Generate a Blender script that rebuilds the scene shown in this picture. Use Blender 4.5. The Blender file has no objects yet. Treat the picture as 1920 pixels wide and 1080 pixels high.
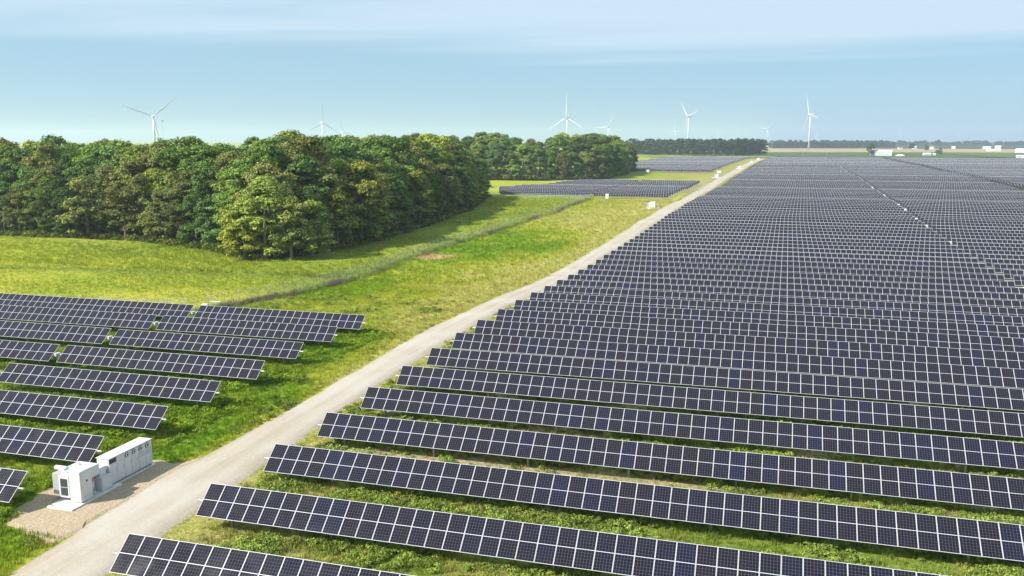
import bpy, bmesh, math, random
import numpy as np
from mathutils import Vector, Matrix

S = bpy.context.scene
COL = S.collection
R = math.radians
rng = np.random.default_rng(7)
random.seed(7)

# ------------------------------------------------------------------ camera, sky, sun, exposure
CAM_H = 25.2
PITCH, YAW = R(9.683), R(16.225)
cam_d = bpy.data.cameras.new('camera')
cam_d.sensor_width = 36.0
cam_d.lens = 36.0 * 1629.35 / 1920.0
cam_d.clip_start, cam_d.clip_end = 0.5, 40000
cam = bpy.data.objects.new('camera', cam_d)
COL.objects.link(cam)
cam.location = (0, 0, CAM_H)
cam.rotation_euler = (R(90) - PITCH, 0, YAW)
S.camera = cam

SUN_DIR = Vector((-0.60, -0.52, 0.0)).normalized()      # horizontal direction towards the sun
SUN_EL = R(41)
sun_d = bpy.data.lights.new('sun', 'SUN')
sun_d.energy, sun_d.angle, sun_d.color = 4.3, R(0.53), (1.0, 0.955, 0.88)
sun = bpy.data.objects.new('sun', sun_d)
COL.objects.link(sun)
to_sun = Vector((SUN_DIR.x * math.cos(SUN_EL), SUN_DIR.y * math.cos(SUN_EL), math.sin(SUN_EL)))
sun.rotation_euler = to_sun.to_track_quat('Z', 'Y').to_euler()
sun.location = (0, 0, 300)

W = bpy.data.worlds.new('World')
S.world = W
W.use_nodes = True
nt = W.node_tree
nt.nodes.clear()
N, L = nt.nodes, nt.links
out = N.new('ShaderNodeOutputWorld')
bg = N.new('ShaderNodeBackground')
bg.inputs['Strength'].default_value = 0.066
L.new(bg.outputs[0], out.inputs[0])
sky = N.new('ShaderNodeTexSky')
sky.sky_type = 'NISHITA'
sky.sun_disc = False
sky.sun_elevation = SUN_EL
sky.sun_rotation = math.atan2(SUN_DIR.x, SUN_DIR.y)
sky.altitude = 200
sky.air_density, sky.dust_density, sky.ozone_density = 1.0, 0.8, 1.6
tc = N.new('ShaderNodeTexCoord')
sep = N.new('ShaderNodeSeparateXYZ')
L.new(tc.outputs['Generated'], sep.inputs[0])


def wmath(op, a, b=None, clamp=False):
    n = N.new('ShaderNodeMath')
    n.operation, n.use_clamp = op, clamp
    for i, v in enumerate((a, b)):
        if v is None:
            continue
        if isinstance(v, (int, float)):
            n.inputs[i].default_value = v
        else:
            L.new(v, n.inputs[i])
    return n.outputs[0]


# thin cirrus: a cloud layer far overhead, sampled where each view direction meets it
zc_ = wmath('MAXIMUM', sep.outputs[2], 0.02)
px_ = wmath('DIVIDE', sep.outputs[0], zc_)
py_ = wmath('DIVIDE', sep.outputs[1], zc_)
comb = N.new('ShaderNodeCombineXYZ')
L.new(px_, comb.inputs[0])
L.new(py_, comb.inputs[1])
mp = N.new('ShaderNodeMapping')
mp.inputs['Rotation'].default_value = (0, 0, R(-22))
mp.inputs['Scale'].default_value = (0.10, 0.30, 1)
mp.inputs['Location'].default_value = (0.35, 0.2, 0)
L.new(comb.outputs[0], mp.inputs[0])
nz = N.new('ShaderNodeTexNoise')
nz.inputs['Scale'].default_value = 1.0
nz.inputs['Detail'].default_value = 6
nz.inputs['Roughness'].default_value = 0.52
nz.inputs['Distortion'].default_value = 0.6
L.new(mp.outputs[0], nz.inputs[0])
cl = N.new('ShaderNodeMapRange')
cl.interpolation_type = 'SMOOTHSTEP'
cl.inputs['From Min'].default_value = 0.22
cl.inputs['From Max'].default_value = 0.54
L.new(nz.outputs[0], cl.inputs[0])
el = N.new('ShaderNodeMapRange')
el.interpolation_type = 'SMOOTHSTEP'
el.inputs['From Min'].default_value = 0.086
el.inputs['From Max'].default_value = 0.116
nz2 = N.new('ShaderNodeTexNoise')
nz2.inputs['Scale'].default_value = 0.9
nz2.inputs['Detail'].default_value = 3
L.new(mp.outputs[0], nz2.inputs[0])
L.new(wmath('ADD', sep.outputs[2], wmath('MULTIPLY', wmath('SUBTRACT', nz2.outputs[0], 0.5), 0.075)), el.inputs[0])
cm = wmath('MULTIPLY', wmath('MULTIPLY', cl.outputs[0], el.outputs[0]), 0.80, True)
tint = N.new('ShaderNodeMix')
tint.data_type, tint.blend_type = 'RGBA', 'MULTIPLY'
tint.inputs[0].default_value = 1.0
tint.inputs[7].default_value = (0.70, 0.89, 1.12, 1)
L.new(sky.outputs[0], tint.inputs[6])
mixw = N.new('ShaderNodeMix')
mixw.data_type = 'RGBA'
mixw.inputs[7].default_value = (5.6, 6.9, 8.0, 1)
L.new(cm, mixw.inputs[0])
veil = N.new('ShaderNodeMix')      # a thin even veil of high haze over the whole dome
veil.data_type = 'RGBA'
veil.inputs[0].default_value = 0.74
veil.inputs[7].default_value = (3.2, 5.2, 6.6, 1)
L.new(tint.outputs[2], veil.inputs[6])
L.new(veil.outputs[2], mixw.inputs[6])
L.new(mixw.outputs[2], bg.inputs[0])

S.view_settings.view_transform = 'Standard'
S.view_settings.look = 'None'
S.view_settings.gamma = 1.0
S.view_settings.use_curve_mapping = False
S.view_settings.exposure = 0.9
S.render.engine = 'CYCLES'
S.cycles.volume_bounces = 1
S.cycles.max_bounces = 6
S.cycles.transparent_max_bounces = 16


# ------------------------------------------------------------------ helpers
def mat(name, base=(0.5, 0.5, 0.5), rough=0.6, metal=0.0, spec=0.5):
    m = bpy.data.materials.new(name)
    m.use_nodes = True
    b = m.node_tree.nodes['Principled BSDF']
    b.inputs['Base Color'].default_value = (*base, 1)
    b.inputs['Roughness'].default_value = rough
    b.inputs['Metallic'].default_value = metal
    b.inputs['Specular IOR Level'].default_value = spec
    return m, m.node_tree, b


class NT:
    """small wrapper for wiring shader nodes"""
    def __init__(s, tree):
        s.t, s.n, s.l = tree, tree.nodes, tree.links

    def put(s, sock, v):
        if isinstance(v, bpy.types.NodeSocket):
            s.l.new(v, sock)
        elif isinstance(v, (tuple, list)) and len(v) == 3 and sock.type == 'RGBA':
            sock.default_value = (*v, 1)
        else:
            sock.default_value = v

    def math(s, op, a, b=0.0, clamp=False):
        n = s.n.new('ShaderNodeMath')
        n.operation, n.use_clamp = op, clamp
        s.put(n.inputs[0], a)
        s.put(n.inputs[1], b)
        return n.outputs[0]

    def mix(s, f, a, b, blend='MIX'):
        n = s.n.new('ShaderNodeMix')
        n.data_type, n.blend_type = 'RGBA', blend
        s.put(n.inputs[0], f)
        s.put(n.inputs[6], a)
        s.put(n.inputs[7], b)
        return n.outputs[2]

    def pos(s):
        return s.n.new('ShaderNodeNewGeometry').outputs['Position']

    def mapping(s, v, scale=(1, 1, 1), rot=(0, 0, 0)):
        n = s.n.new('ShaderNodeMapping')
        s.l.new(v, n.inputs[0])
        n.inputs['Scale'].default_value = scale
        n.inputs['Rotation'].default_value = rot
        return n.outputs[0]

    def noise(s, v, scale, detail=4, rough=0.55):
        n = s.n.new('ShaderNodeTexNoise')
        if v is not None:
            s.l.new(v, n.inputs['Vector'])
        n.inputs['Scale'].default_value = scale
        n.inputs['Detail'].default_value = detail
        n.inputs['Roughness'].default_value = rough
        return n.outputs[0]

    def rng(s, v, a, b, c=0.0, d=1.0):
        n = s.n.new('ShaderNodeMapRange')
        s.l.new(v, n.inputs[0])
        for i, x in enumerate((a, b, c, d)):
            n.inputs[i + 1].default_value = x
        return n.outputs[0]

    def bump(s, h, dist, strength=1.0):
        n = s.n.new('ShaderNodeBump')
        n.inputs['Distance'].default_value = dist
        n.inputs['Strength'].default_value = strength
        s.l.new(h, n.inputs['Height'])
        return n.outputs[0]


class MB:
    """collects shapes and links them as ONE mesh"""
    def __init__(s):
        s.v, s.f, s.m = [], [], []

    def face(s, pts, m=0):
        i = len(s.v)
        s.v += [tuple(p) for p in pts]
        s.f.append(tuple(range(i, i + len(pts))))
        s.m.append(m)

    def box(s, x0, x1, y0, y1, z0, z1, m=0, M=None, taper=0.0):
        t = taper
        P = [(x0, y0, z0), (x1, y0, z0), (x1, y1, z0), (x0, y1, z0),
             (x0 + t, y0 + t, z1), (x1 - t, y0 + t, z1), (x1 - t, y1 - t, z1), (x0 + t, y1 - t, z1)]
        if M is not None:
            P = [M @ Vector(p) for p in P]
        i = len(s.v)
        s.v += [tuple(p) for p in P]
        for f in ((0, 3, 2, 1), (4, 5, 6, 7), (0, 1, 5, 4), (1, 2, 6, 5), (2, 3, 7, 6), (3, 0, 4, 7)):
            s.f.append(tuple(i + k for k in f))
            s.m.append(m)

    def tube(s, pts, radii, n=8, m=0, caps=True):
        pts = [Vector(p) for p in pts]
        i0 = len(s.v)
        for k, p in enumerate(pts):
            d = (pts[min(k + 1, len(pts) - 1)] - pts[max(k - 1, 0)]).normalized()
            a = d.orthogonal().normalized()
            b = d.cross(a)
            r = radii[k] if isinstance(radii, (list, tuple)) else radii
            for j in range(n):
                t = 2 * math.pi * j / n
                s.v.append(tuple(p + (a * math.cos(t) + b * math.sin(t)) * r))
        for k in range(len(pts) - 1):
            for j in range(n):
                a0, a1 = i0 + k * n + j, i0 + k * n + (j + 1) % n
                s.f.append((a0, a1, a1 + n, a0 + n))
                s.m.append(m)
        if caps:
            s.f.append(tuple(i0 + j for j in range(n))[::-1])
            s.f.append(tuple(i0 + (len(pts) - 1) * n + j for j in range(n)))
            s.m += [m, m]

    def mesh(s, name, mats, smooth=False):
        me = bpy.data.meshes.new(name)
        me.from_pydata(s.v, [], s.f)
        for m in mats:
            me.materials.append(m)
        if len(mats) > 1:
            me.polygons.foreach_set('material_index', s.m)
        if smooth:
            me.polygons.foreach_set('use_smooth', [True] * len(me.polygons))
        me.update()
        return me

    def build(s, name, mats, parent=None, smooth=False, **kw):
        return link(name, s.mesh(name, mats if isinstance(mats, list) else [mats], smooth), parent, **kw)


def link(name, data, parent=None, loc=None, rot=None, **props):
    o = bpy.data.objects.new(name, data)
    COL.objects.link(o)
    if parent:
        o.parent = parent
    if loc is not None:
        o.location = loc
    if rot is not None:
        o.rotation_euler = rot
    for k, v in props.items():
        if v is not None:
            o[k] = v
    return o


def thing(name, label, cat, loc=(0, 0, 0), rotz=0.0, group=None):
    return link(name, None, None, loc, (0, 0, rotz), label=label, category=cat, group=group)


def copy_tree(o, parent=None):
    kids = list(o.children)
    c = o.copy()
    COL.objects.link(c)
    if parent:
        c.parent = parent
    for k in kids:
        copy_tree(k, c)
    return c


ONES = ('zeroth first second third fourth fifth sixth seventh eighth ninth tenth eleventh twelfth thirteenth fourteenth '
        'fifteenth sixteenth seventeenth eighteenth nineteenth').split()
TENS = {2: ('twentieth', 'twenty'), 3: ('thirtieth', 'thirty'), 4: ('fortieth', 'forty'), 5: ('fiftieth', 'fifty'), 6: ('sixtieth', 'sixty')}


def nth(n):
    if n < 20:
        return ONES[n]
    t, u = divmod(n, 10)
    return TENS[t][0] if u == 0 else TENS[t][1] + '-' + ONES[u]


def in_view(x, y, z, margin=0.0):
    """is a world point within the camera's field of view widened by `margin` (fraction of its width)"""
    x, y, z = np.asarray(x, float), np.asarray(y, float), np.asarray(z, float) - CAM_H
    F = (-math.sin(YAW) * math.cos(PITCH), math.cos(YAW) * math.cos(PITCH), -math.sin(PITCH))
    Rr = (math.cos(YAW), math.sin(YAW))
    U = (-math.sin(YAW) * math.sin(PITCH), math.cos(YAW) * math.sin(PITCH), math.cos(PITCH))
    w = x * F[0] + y * F[1] + z * F[2]
    u = (x * Rr[0] + y * Rr[1]) / np.maximum(w, 1e-3) * 1629.35 / 960
    v = (x * U[0] + y * U[1] + z * U[2]) / np.maximum(w, 1e-3) * 1629.35 / 960
    return (w > 1) & (np.abs(u) < 1 + margin) & (np.abs(v) < 0.5625 + margin)


# ------------------------------------------------------------------ value noise in numpy (for painting ground cover)
_tab = rng.random((256, 256))


def vnoise(x, y, scale, oct=3, ox=0.0):
    x, y = np.asarray(x, float) / scale + 57.3 + ox, np.asarray(y, float) / scale + 91.7 + ox * 1.7
    s, a, tot = 0, 1.0, 0
    for k in range(oct):
        xi, yi = np.floor(x).astype(int), np.floor(y).astype(int)
        fx, fy = x - xi, y - yi
        fx, fy = fx * fx * (3 - 2 * fx), fy * fy * (3 - 2 * fy)
        g = lambda i, j: _tab[i & 255, j & 255]
        s = s + a * ((g(xi, yi) * (1 - fx) + g(xi + 1, yi) * fx) * (1 - fy) + (g(xi, yi + 1) * (1 - fx) + g(xi + 1, yi + 1) * fx) * fy)
        tot += a
        a *= 0.5
        x, y = x * 2.03 + 11, y * 2.03 + 5
    return s / tot


def sstep(a, b, x):
    t = np.clip((np.asarray(x, float) - a) / (b - a), 0, 1)
    return t * t * (3 - 2 * t)


# ------------------------------------------------------------------ terrain
_zy = [-60000, 100, 120, 140, 157, 170, 260, 310, 420, 700, 1300, 3000, 60000]
_zz = [0, 0, -.25, -.9, -1.45, -1.7, -1.75, -1.3, -1.0, -1.0, -1.5, -2, -2]


def gz(y):
    y = np.asarray(y, float)
    z = np.interp(y, _zy, _zz)
    und = 0.22 * np.sin(y * 0.0735 + 0.8) + 0.14 * np.sin(y * 0.151 + 2.0) + 0.3 * np.sin(y * 0.021 + 1.0)
    return z + und * sstep(200, 300, y) * (1 - sstep(1350, 1600, y))


def Z(y):
    return float(gz(y))


# road edges (x at each y)
_ly = [0, 37, 46, 52, 57, 65, 77, 94, 109, 120, 137, 148, 170, 190, 224, 288, 308, 384, 536, 807, 1120, 1325, 1500]
_lx = [-41.5, -41.7, -42.6, -43.4, -42.8, -42.6, -42.7, -43.0, -43.2, -42.7, -42.7, -41.9, -41.1, -40.7, -40.4, -39.8, -39.4, -36.8, -34.4, -28.4, -20.5, -8.5, 4]
_ry = [0, 38, 46, 56, 68, 87, 106, 130, 146, 167, 205, 288, 384, 536, 807, 1120, 1325, 1500]
_rx = [-36.4, -36.6, -36.9, -37.1, -37.8, -38.2, -38.3, -38.0, -37.4, -36.7, -35.9, -33.8, -31.4, -27.2, -20.8, -12.4, -1.4, 11]


def road_l(y):
    return np.interp(y, _ly, _lx)


def road_r(y):
    return np.interp(y, _ry, _rx)


# fence between the meadow and the solar site
FENCE = [(-140, 98.5), (-110.1, 102.0), (-97.1, 103.7), (-80.7, 106.6), (-79.6, 110.5), (-77.9, 115.9), (-75.8, 126.3), (-75.0, 139.2),
         (-75.8, 159.7), (-77.6, 181.3), (-78.0, 213.5), (-76.1, 261.6), (-74.2, 309.2), (-74.9, 380.0)]
_fy = [p[1] for p in FENCE[3:]]
_fx = [p[0] for p in FENCE[3:]]


def fence_x(y):
    return np.interp(y, _fy, _fx)


def shift(y):        # the far part of the site bends slightly to the right
    return np.interp(y, [0, 110, 286, 443, 590, 818, 1000, 1300, 1500], [0, .2, 4, 10, 15.5, 22, 28, 38, 45])


def zones(x, y):
    meadow = (((x < fence_x(y)) & (y > 106)) | ((x < -80) & (y > np.interp(x, [-140, -110, -97, -80.7], [98.5, 102, 103.7, 106.6]))))
    left = (x < -47) & (y < 104) & ~meadow
    arr = x > road_r(y)
    return meadow, left, arr


# edges of the two woods
EDGE = [(-236, 203), (-211, 199.5), (-186, 198), (-163, 198.5), (-131, 188), (-118, 179), (-106.5, 177), (-105, 190), (-103, 211), (-105.5, 254), (-111, 311), (-127, 384)]
EDGE2 = [(-215, 562), (-181, 560), (-153, 560), (-128, 566), (-108, 588), (-108, 660), (-112, 735)]
WOOD1 = EDGE + [(-200, 384), (-420, 340), (-330, 215)]
WOOD2 = EDGE2 + [(-140, 780), (-420, 760), (-420, 580)]


def in_poly(x, y, poly):
    c_, j = np.zeros(len(x), bool), len(poly) - 1
    for i in range(len(poly)):
        (xi, yi), (xj, yj) = poly[i], poly[j]
        c_ ^= ((yi > y) != (yj > y)) & (x < (xj - xi) * (y - yi) / (yj - yi + 1e-9) + xi)
        j = i
    return c_


def ground_colour(x, y):
    """what grows or lies there, plus shade painted among the far panel rows: linear base colour of the ground cover"""
    x, y = np.asarray(x, float), np.asarray(y, float)
    meadow, left, arr = zones(x, y)
    n1, n2, n3 = vnoise(x, y, 22), vnoise(x, y, 6, 3, 3.1), vnoise(x, y, 60, 2, 9.2)
    c3 = lambda c: np.array(c)[None, :]

    def mix(a, b, t):
        return a * (1 - t[:, None]) + b * t[:, None]
    lush, green, olive, tan, soil = c3((.105, .215, .012)), c3((.19, .28, .018)), c3((.32, .34, .04)), c3((.40, .375, .105)), c3((.42, .33, .20))
    # verge between fence and road
    d = 0.55 * (n1 - 0.5) + 0.5 * (n2 - 0.5)
    droad = road_l(y) - x
    dry = d + 0.42 * sstep(14, 1, droad) * sstep(70, 110, y) + 0.30 * sstep(90, 150, y) * sstep(26, 8, droad) + 0.34 * sstep(235, 280, y)
    dry = dry - 0.5 * np.exp(-(((x + 50) / 7) ** 2 + ((y - 222) / 16) ** 2)) - 0.1 * sstep(80, 60, y)
    dry = dry + 0.3 * sstep(2.0, 0.2, droad) + 0.07 * sstep(75, 110, y)
    vg = mix(np.repeat(lush, len(x), 0), green, sstep(-0.25, 0.02, dry))
    vg = mix(vg, olive, sstep(0.02, 0.25, dry))
    vg = mix(vg, tan, sstep(0.25, 0.62, dry))
    sp = np.exp(-(((x + 74) / 6.5) ** 2 + ((y - 187 - 0.3 * (x + 74)) / 6.0) ** 2)) + 0.35 * (n2 - 0.5)
    vg = mix(vg, c3((.27, .255, .08)), .7 * sstep(420, 700, y))
    vg = mix(vg, c3((.50, .33, .20)), sstep(0.45, 0.75, sp))
    sp2 = np.exp(-(((x + 46) / 4.0) ** 2 + ((y - 470) / 60) ** 2)) + 0.7 * (n2 - 0.5)
    vg = mix(vg, c3((.44, .37, .25)), sstep(0.6, 0.9, sp2))
    # meadow beyond the fence
    m_ = 0.9 * (n1 - 0.5) + 0.6 * (n3 - 0.5) + 0.25 * (n2 - 0.5) + 0.12 * np.sin((x * 0.35 + y) * 0.55)
    md = mix(np.repeat(c3((.30, .345, .035)), len(x), 0), c3((.43, .42, .055)), sstep(-0.25, 0.3, m_ + 0.15 * sstep(150, 110, y)))
    md = mix(md, c3((.19, .26, .03)), 0.6 * sstep(150, 172, y + 0.2 * (x + 120)) * sstep(0.35, 0.7, n1))
    md = mix(md, c3((.235, .285, .035)), .75 * sstep(34, 22, np.abs(x - fence_x(y))) * sstep(120, 165, y))
    md = mix(md, c3((.19, .235, .045)), .7 * np.exp(-((y - 140 - .16 * (x + 160) - 5 * (n1 - .5)) / 4.0) ** 2))
    # under the arrays
    a_ = 0.9 * (n2 - 0.5) + 0.7 * (n1 - 0.5)
    ar = mix(np.repeat(c3((.18, .24, .035)), len(x), 0), c3((.31, .30, .08)), sstep(-0.2, 0.15, a_))
    strip = np.exp(-((y - 61.6) / 1.3) ** 2) * sstep(-36, -30, x) * sstep(4, -6, x)
    ar = mix(ar, soil, np.clip(sstep(0.10, 0.34, a_) * 0.85 + strip * sstep(0.25, 0.6, n2 + 0.2), 0, 1))
    ar = mix(ar, c3((.036, .046, .018)), .96 * sstep(105, 150, y))  # shade of the far rows and aisles, painted into the ground colour
    ar = mix(ar, c3((.36, .33, .09)), sstep(4.5, 1.0, x - road_r(y)) * 0.75)
    lb = mix(np.repeat(c3((.12, .21, .015)), len(x), 0), c3((.22, .27, .025)), sstep(-0.2, 0.25, a_))
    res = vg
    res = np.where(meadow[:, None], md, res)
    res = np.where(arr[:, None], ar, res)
    res = np.where(left[:, None], lb, res)
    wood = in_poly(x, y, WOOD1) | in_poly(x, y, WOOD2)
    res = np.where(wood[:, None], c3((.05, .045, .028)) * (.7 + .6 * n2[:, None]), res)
    return res


def grid_lines(parts):
    out_ = []
    for a, b, st in parts:
        out_ += list(np.arange(a, b, st))
    return out_


def far_lines(start, end, ratio=1.28, first=20):
    v, s, o = start, first, []
    while v < end:
        o.append(v)
        v += s
        s *= ratio
    o.append(end)
    return o


gx = sorted([-a for a in far_lines(320, 12400)] + grid_lines([(-320, -125, 4), (-125, 70, 1.3), (70, 320, 5)]) + far_lines(320, 12400))
gy = sorted([-a for a in far_lines(60, 3000)] + grid_lines([(-60, 30, 6), (30, 240, 1.3), (240, 1500, 6)]) + far_lines(1500, 12400))
GX, GY = np.meshgrid(gx, gy)
gxf, gyf = GX.ravel(), GY.ravel()
rough = (vnoise(gxf, gyf, 2.6, 2) - 0.5) * 0.16 * (np.abs(gyf) < 260)
mead = zones(gxf, gyf)[0]
rough = rough + (vnoise(gxf, gyf, 30, 2, 4) - 0.5) * 1.2 * mead * sstep(110, 150, gyf) * sstep(0, 14, fence_x(gyf) - gxf)
onroad = (gxf > road_l(gyf) - 1.6) & (gxf < road_r(gyf) + 1.6)
onpad = (gxf > -51) & (gxf < -42) & (gyf > 40) & (gyf < 58)
gzv = gz(gyf) + np.where(onroad | onpad, -0.05, rough)
me = bpy.data.meshes.new('ground')
nx, ny = len(gx), len(gy)
ii = (np.arange(ny - 1)[:, None] * nx + np.arange(nx - 1)[None, :]).ravel()
faces = np.stack([ii, ii + 1, ii + nx + 1, ii + nx], 1)
me.from_pydata(np.stack([gxf, gyf, gzv], 1).tolist(), [], faces.tolist())
me.polygons.foreach_set('use_smooth', [True] * len(me.polygons))
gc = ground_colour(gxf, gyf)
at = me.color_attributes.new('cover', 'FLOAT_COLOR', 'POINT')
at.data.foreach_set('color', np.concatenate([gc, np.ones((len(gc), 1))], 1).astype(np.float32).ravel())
m_ground, t, b = mat('ground_cover', rough=0.95, spec=0.1)
q = NT(t)
a = q.n.new('ShaderNodeAttribute')
a.attribute_name = 'cover'
P = q.pos()
n_f = q.noise(P, 2.6, 6, 0.7)
n_m = q.noise(P, 0.33, 5, 0.62)
n_b = q.noise(q.mapping(P, (1, 0.25, 1), (0, 0, R(14))), 0.09, 4, 0.6)
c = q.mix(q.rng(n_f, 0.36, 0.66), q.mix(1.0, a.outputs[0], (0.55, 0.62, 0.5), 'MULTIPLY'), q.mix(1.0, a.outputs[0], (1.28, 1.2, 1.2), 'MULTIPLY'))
c = q.mix(q.rng(n_m, 0.42, 0.7, 0, 0.55), c, q.mix(1.0, c, (0.66, 0.86, 0.62), 'MULTIPLY'))
c = q.mix(q.rng(n_b, 0.5, 0.7, 0, 0.45), c, q.mix(1.0, c, (1.35, 1.12, 1.05), 'MULTIPLY'))
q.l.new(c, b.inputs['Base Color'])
q.l.new(q.bump(q.math('ADD', q.math('MULTIPLY', n_f, 0.5), n_m), 0.5, 0.9), b.inputs['Normal'])
me.materials.append(m_ground)
link('ground', me, kind='structure')


# ------------------------------------------------------------------ road and gravel
m_road, t, b = mat('gravel_road', rough=0.95, spec=0.15)
q = NT(t)
uv = q.n.new('ShaderNodeUVMap').outputs[0]
P = q.pos()
s1 = q.noise(q.mapping(P, (1.1, 0.05, 1)), 1.6, 5, 0.6)
s2 = q.noise(P, 3.2, 5, 0.65)
s3 = q.noise(P, 0.13, 3, 0.5)
su = q.n.new('ShaderNodeSeparateXYZ')
q.l.new(uv, su.inputs[0])
# two packed wheel tracks, paler than the loose stone between them
tr = q.math('ABSOLUTE', q.math('SUBTRACT', q.math('ABSOLUTE', q.math('SUBTRACT', su.outputs[0], 0.5)), 0.19))
trk = q.rng(tr, 0.16, 0.02)
c = q.mix(q.rng(s1, 0.35, 0.68), (.35, .29, .215), (.41, .355, .285))
c = q.mix(q.math('MULTIPLY', trk, 0.5), c, (.45, .405, .34))
c = q.mix(q.rng(s2, 0.45, 0.75, 0, 0.5), c, (.31, .25, .18))
c = q.mix(q.rng(s3, 0.42, 0.66, 0, 0.5), c, (.46, .43, .385))
edge = q.rng(q.math('ABSOLUTE', q.math('SUBTRACT', su.outputs[0], 0.5)), 0.38, 0.5)
c = q.mix(q.math('MULTIPLY', edge, q.rng(s2, 0.35, 0.6)), c, (.24, .195, .12))
q.l.new(c, b.inputs['Base Color'])
q.l.new(q.bump(s2, 0.06, 0.6), b.inputs['Normal'])

ys = grid_lines([(5, 240, 0.8), (240, 700, 4), (700, 1330, 8)])
nu = 9
V, Fc, UV = [], [], []
for k, y in enumerate(ys):
    w = 0.55 if y < 240 else 0.9
    xl = float(road_l(y)) + w * (float(vnoise(0, y, 3.0, 4)) - 0.5) * 1.6
    xr = float(road_r(y)) + 0.55 + w * (float(vnoise(50, y, 3.0, 4)) - 0.5) * 1.6
    for j in range(nu):
        u = j / (nu - 1)
        crown = 0.10 * (1 - (2 * u - 1) ** 2)
        V.append((xl + (xr - xl) * u, y, Z(y) + (0.05 if 0 < j < nu - 1 else -0.08) + crown))
        UV.append((u, y * 0.1))
    if k:
        for j in range(nu - 1):
            i = (k - 1) * nu + j
            Fc.append((i, i + 1, i + nu + 1, i + nu))
me = bpy.data.meshes.new('gravel_road')
me.from_pydata(V, [], Fc)
ul = me.uv_layers.new(name='UVMap')
li = np.empty(len(me.loops), int)
me.loops.foreach_get('vertex_index', li)
ul.data.foreach_set('uv', np.array(UV)[li].astype(np.float32).ravel())
me.polygons.foreach_set('use_smooth', [True] * len(me.polygons))
me.materials.append(m_road)
link('gravel_road', me, kind='structure')

m_gravel, t, b = mat('crushed_stone', rough=0.95, spec=0.15)
q = NT(t)
P = q.pos()
g1, g2, g3 = q.noise(P, 7, 5, 0.75), q.noise(P, 1.1, 4, 0.6), q.noise(q.mapping(P, (1.3, 0.2, 1)), 1.0, 4)
c = q.mix(q.rng(g1, 0.36, 0.64), (.34, .25, .15), (.55, .445, .31))
c = q.mix(q.rng(g2, 0.5, 0.7, 0, 0.6), c, (.42, .31, .185))
c = q.mix(q.rng(g3, 0.55, 0.75, 0, 0.5), c, (.48, .42, .34))
q.l.new(c, b.inputs['Base Color'])
q.l.new(q.bump(g1, 0.12, 0.9), b.inputs['Normal'])


def sheet(name, pts, z, m, noise=0.5, step=0.8, kind='structure', mound=0.0):
    """a ragged-edged sheet over the ground, a fan of rings from its centre"""
    cx, cy = sum(p[0] for p in pts) / len(pts), sum(p[1] for p in pts) / len(pts)
    ring = []
    for k in range(len(pts)):
        a_, b_ = pts[k], pts[(k + 1) % len(pts)]
        n = max(1, int(math.dist(a_, b_) / step))
        for j in range(n):
            x, y = a_[0] + (b_[0] - a_[0]) * j / n, a_[1] + (b_[1] - a_[1]) * j / n
            x += noise * (float(vnoise(x, y, step * 2.2, 2, 2.0)) - 0.5) * 2
            y += noise * (float(vnoise(x, y, step * 2.2, 2, 6.0)) - 0.5) * 2
            ring.append((x, y))
    V, Fc, n = [], [], len(ring)
    for kk, s in enumerate((1.0, 0.92, 0.6, 0.25)):
        for x, y in ring:
            X, Y = cx + (x - cx) * s, cy + (y - cy) * s
            h = (-0.10 if kk == 0 else 0) + mound * (1 - s * s)
            V.append((X, Y, Z(Y) + z + h))
    for r_ in range(3):
        for j in range(n):
            i, i2 = r_ * n + j, r_ * n + (j + 1) % n
            Fc.append((i, i2, i2 + n, i + n))
    Fc.append(tuple(3 * n + j for j in range(n)))
    me = bpy.data.meshes.new(name)
    me.from_pydata(V, [], Fc)
    me.materials.append(m)
    return link(name, me, kind=kind)


sheet('gravel_hardstand', [(-42.2, 41.0), (-44.6, 41.6), (-47.5, 42.6), (-49.2, 45.0), (-49.6, 50.0), (-48.6, 54.6), (-46.0, 55.9), (-43.9, 55.6), (-42.4, 57.5)],
      0.03, m_gravel, 0.45, 0.6, mound=0.03)

# ------------------------------------------------------------------ solar modules
MW, MP, CH, TILT = 1.126, 1.142, 2.36, R(40)
TOPZ = 2.52
CZ = TOPZ - math.sin(TILT) * CH / 2          # height of the tracker's axis
CYO = -math.cos(TILT) * CH / 2               # from the top edge back to the axis

m_frame, t, b = mat('module_frame', (.5, .5, .52), 0.42, 0.0)
q = NT(t)
q.l.new(q.mix(q.rng(q.noise(q.pos(), 0.9, 3), 0.4, 0.65, 0, 0.5), (.55, .55, .57), (.46, .46, .48)), b.inputs['Base Color'])
m_cell, t, b = mat('solar_cells', (.01, .012, .03), 0.16, 0.0, 0.22)
q = NT(t)
uv = q.n.new('ShaderNodeUVMap').outputs[0]
su = q.n.new('ShaderNodeSeparateXYZ')
q.l.new(uv, su.inputs[0])
fu = q.math('ABSOLUTE', q.math('SUBTRACT', q.math('FRACT', su.outputs[0]), 0.5))
fv = q.math('ABSOLUTE', q.math('SUBTRACT', q.math('FRACT', su.outputs[1]), 0.5))
line = q.math('MAXIMUM', q.math('GREATER_THAN', fu, 0.455), q.math('MULTIPLY', q.math('GREATER_THAN', fv, 0.45), 0.62))
corner = q.math('GREATER_THAN', q.math('ADD', fu, fv), 0.90)
line = q.math('MAXIMUM', line, corner)
bus = q.math('MULTIPLY', q.math('GREATER_THAN', q.math('ABSOLUTE', q.math('SUBTRACT', q.math('FRACT', q.math('MULTIPLY', su.outputs[0], 4.0)), 0.5)), 0.42), 0.16)
oi = q.n.new('ShaderNodeObjectInfo')
ra = q.n.new('ShaderNodeAttribute')
ra.attribute_name = 'rnd'
rnd = q.math('FRACT', q.math('ADD', oi.outputs['Random'], q.math('MULTIPLY', ra.outputs['Fac'], 7.31)))
cr = q.n.new('ShaderNodeValToRGB')
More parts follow.
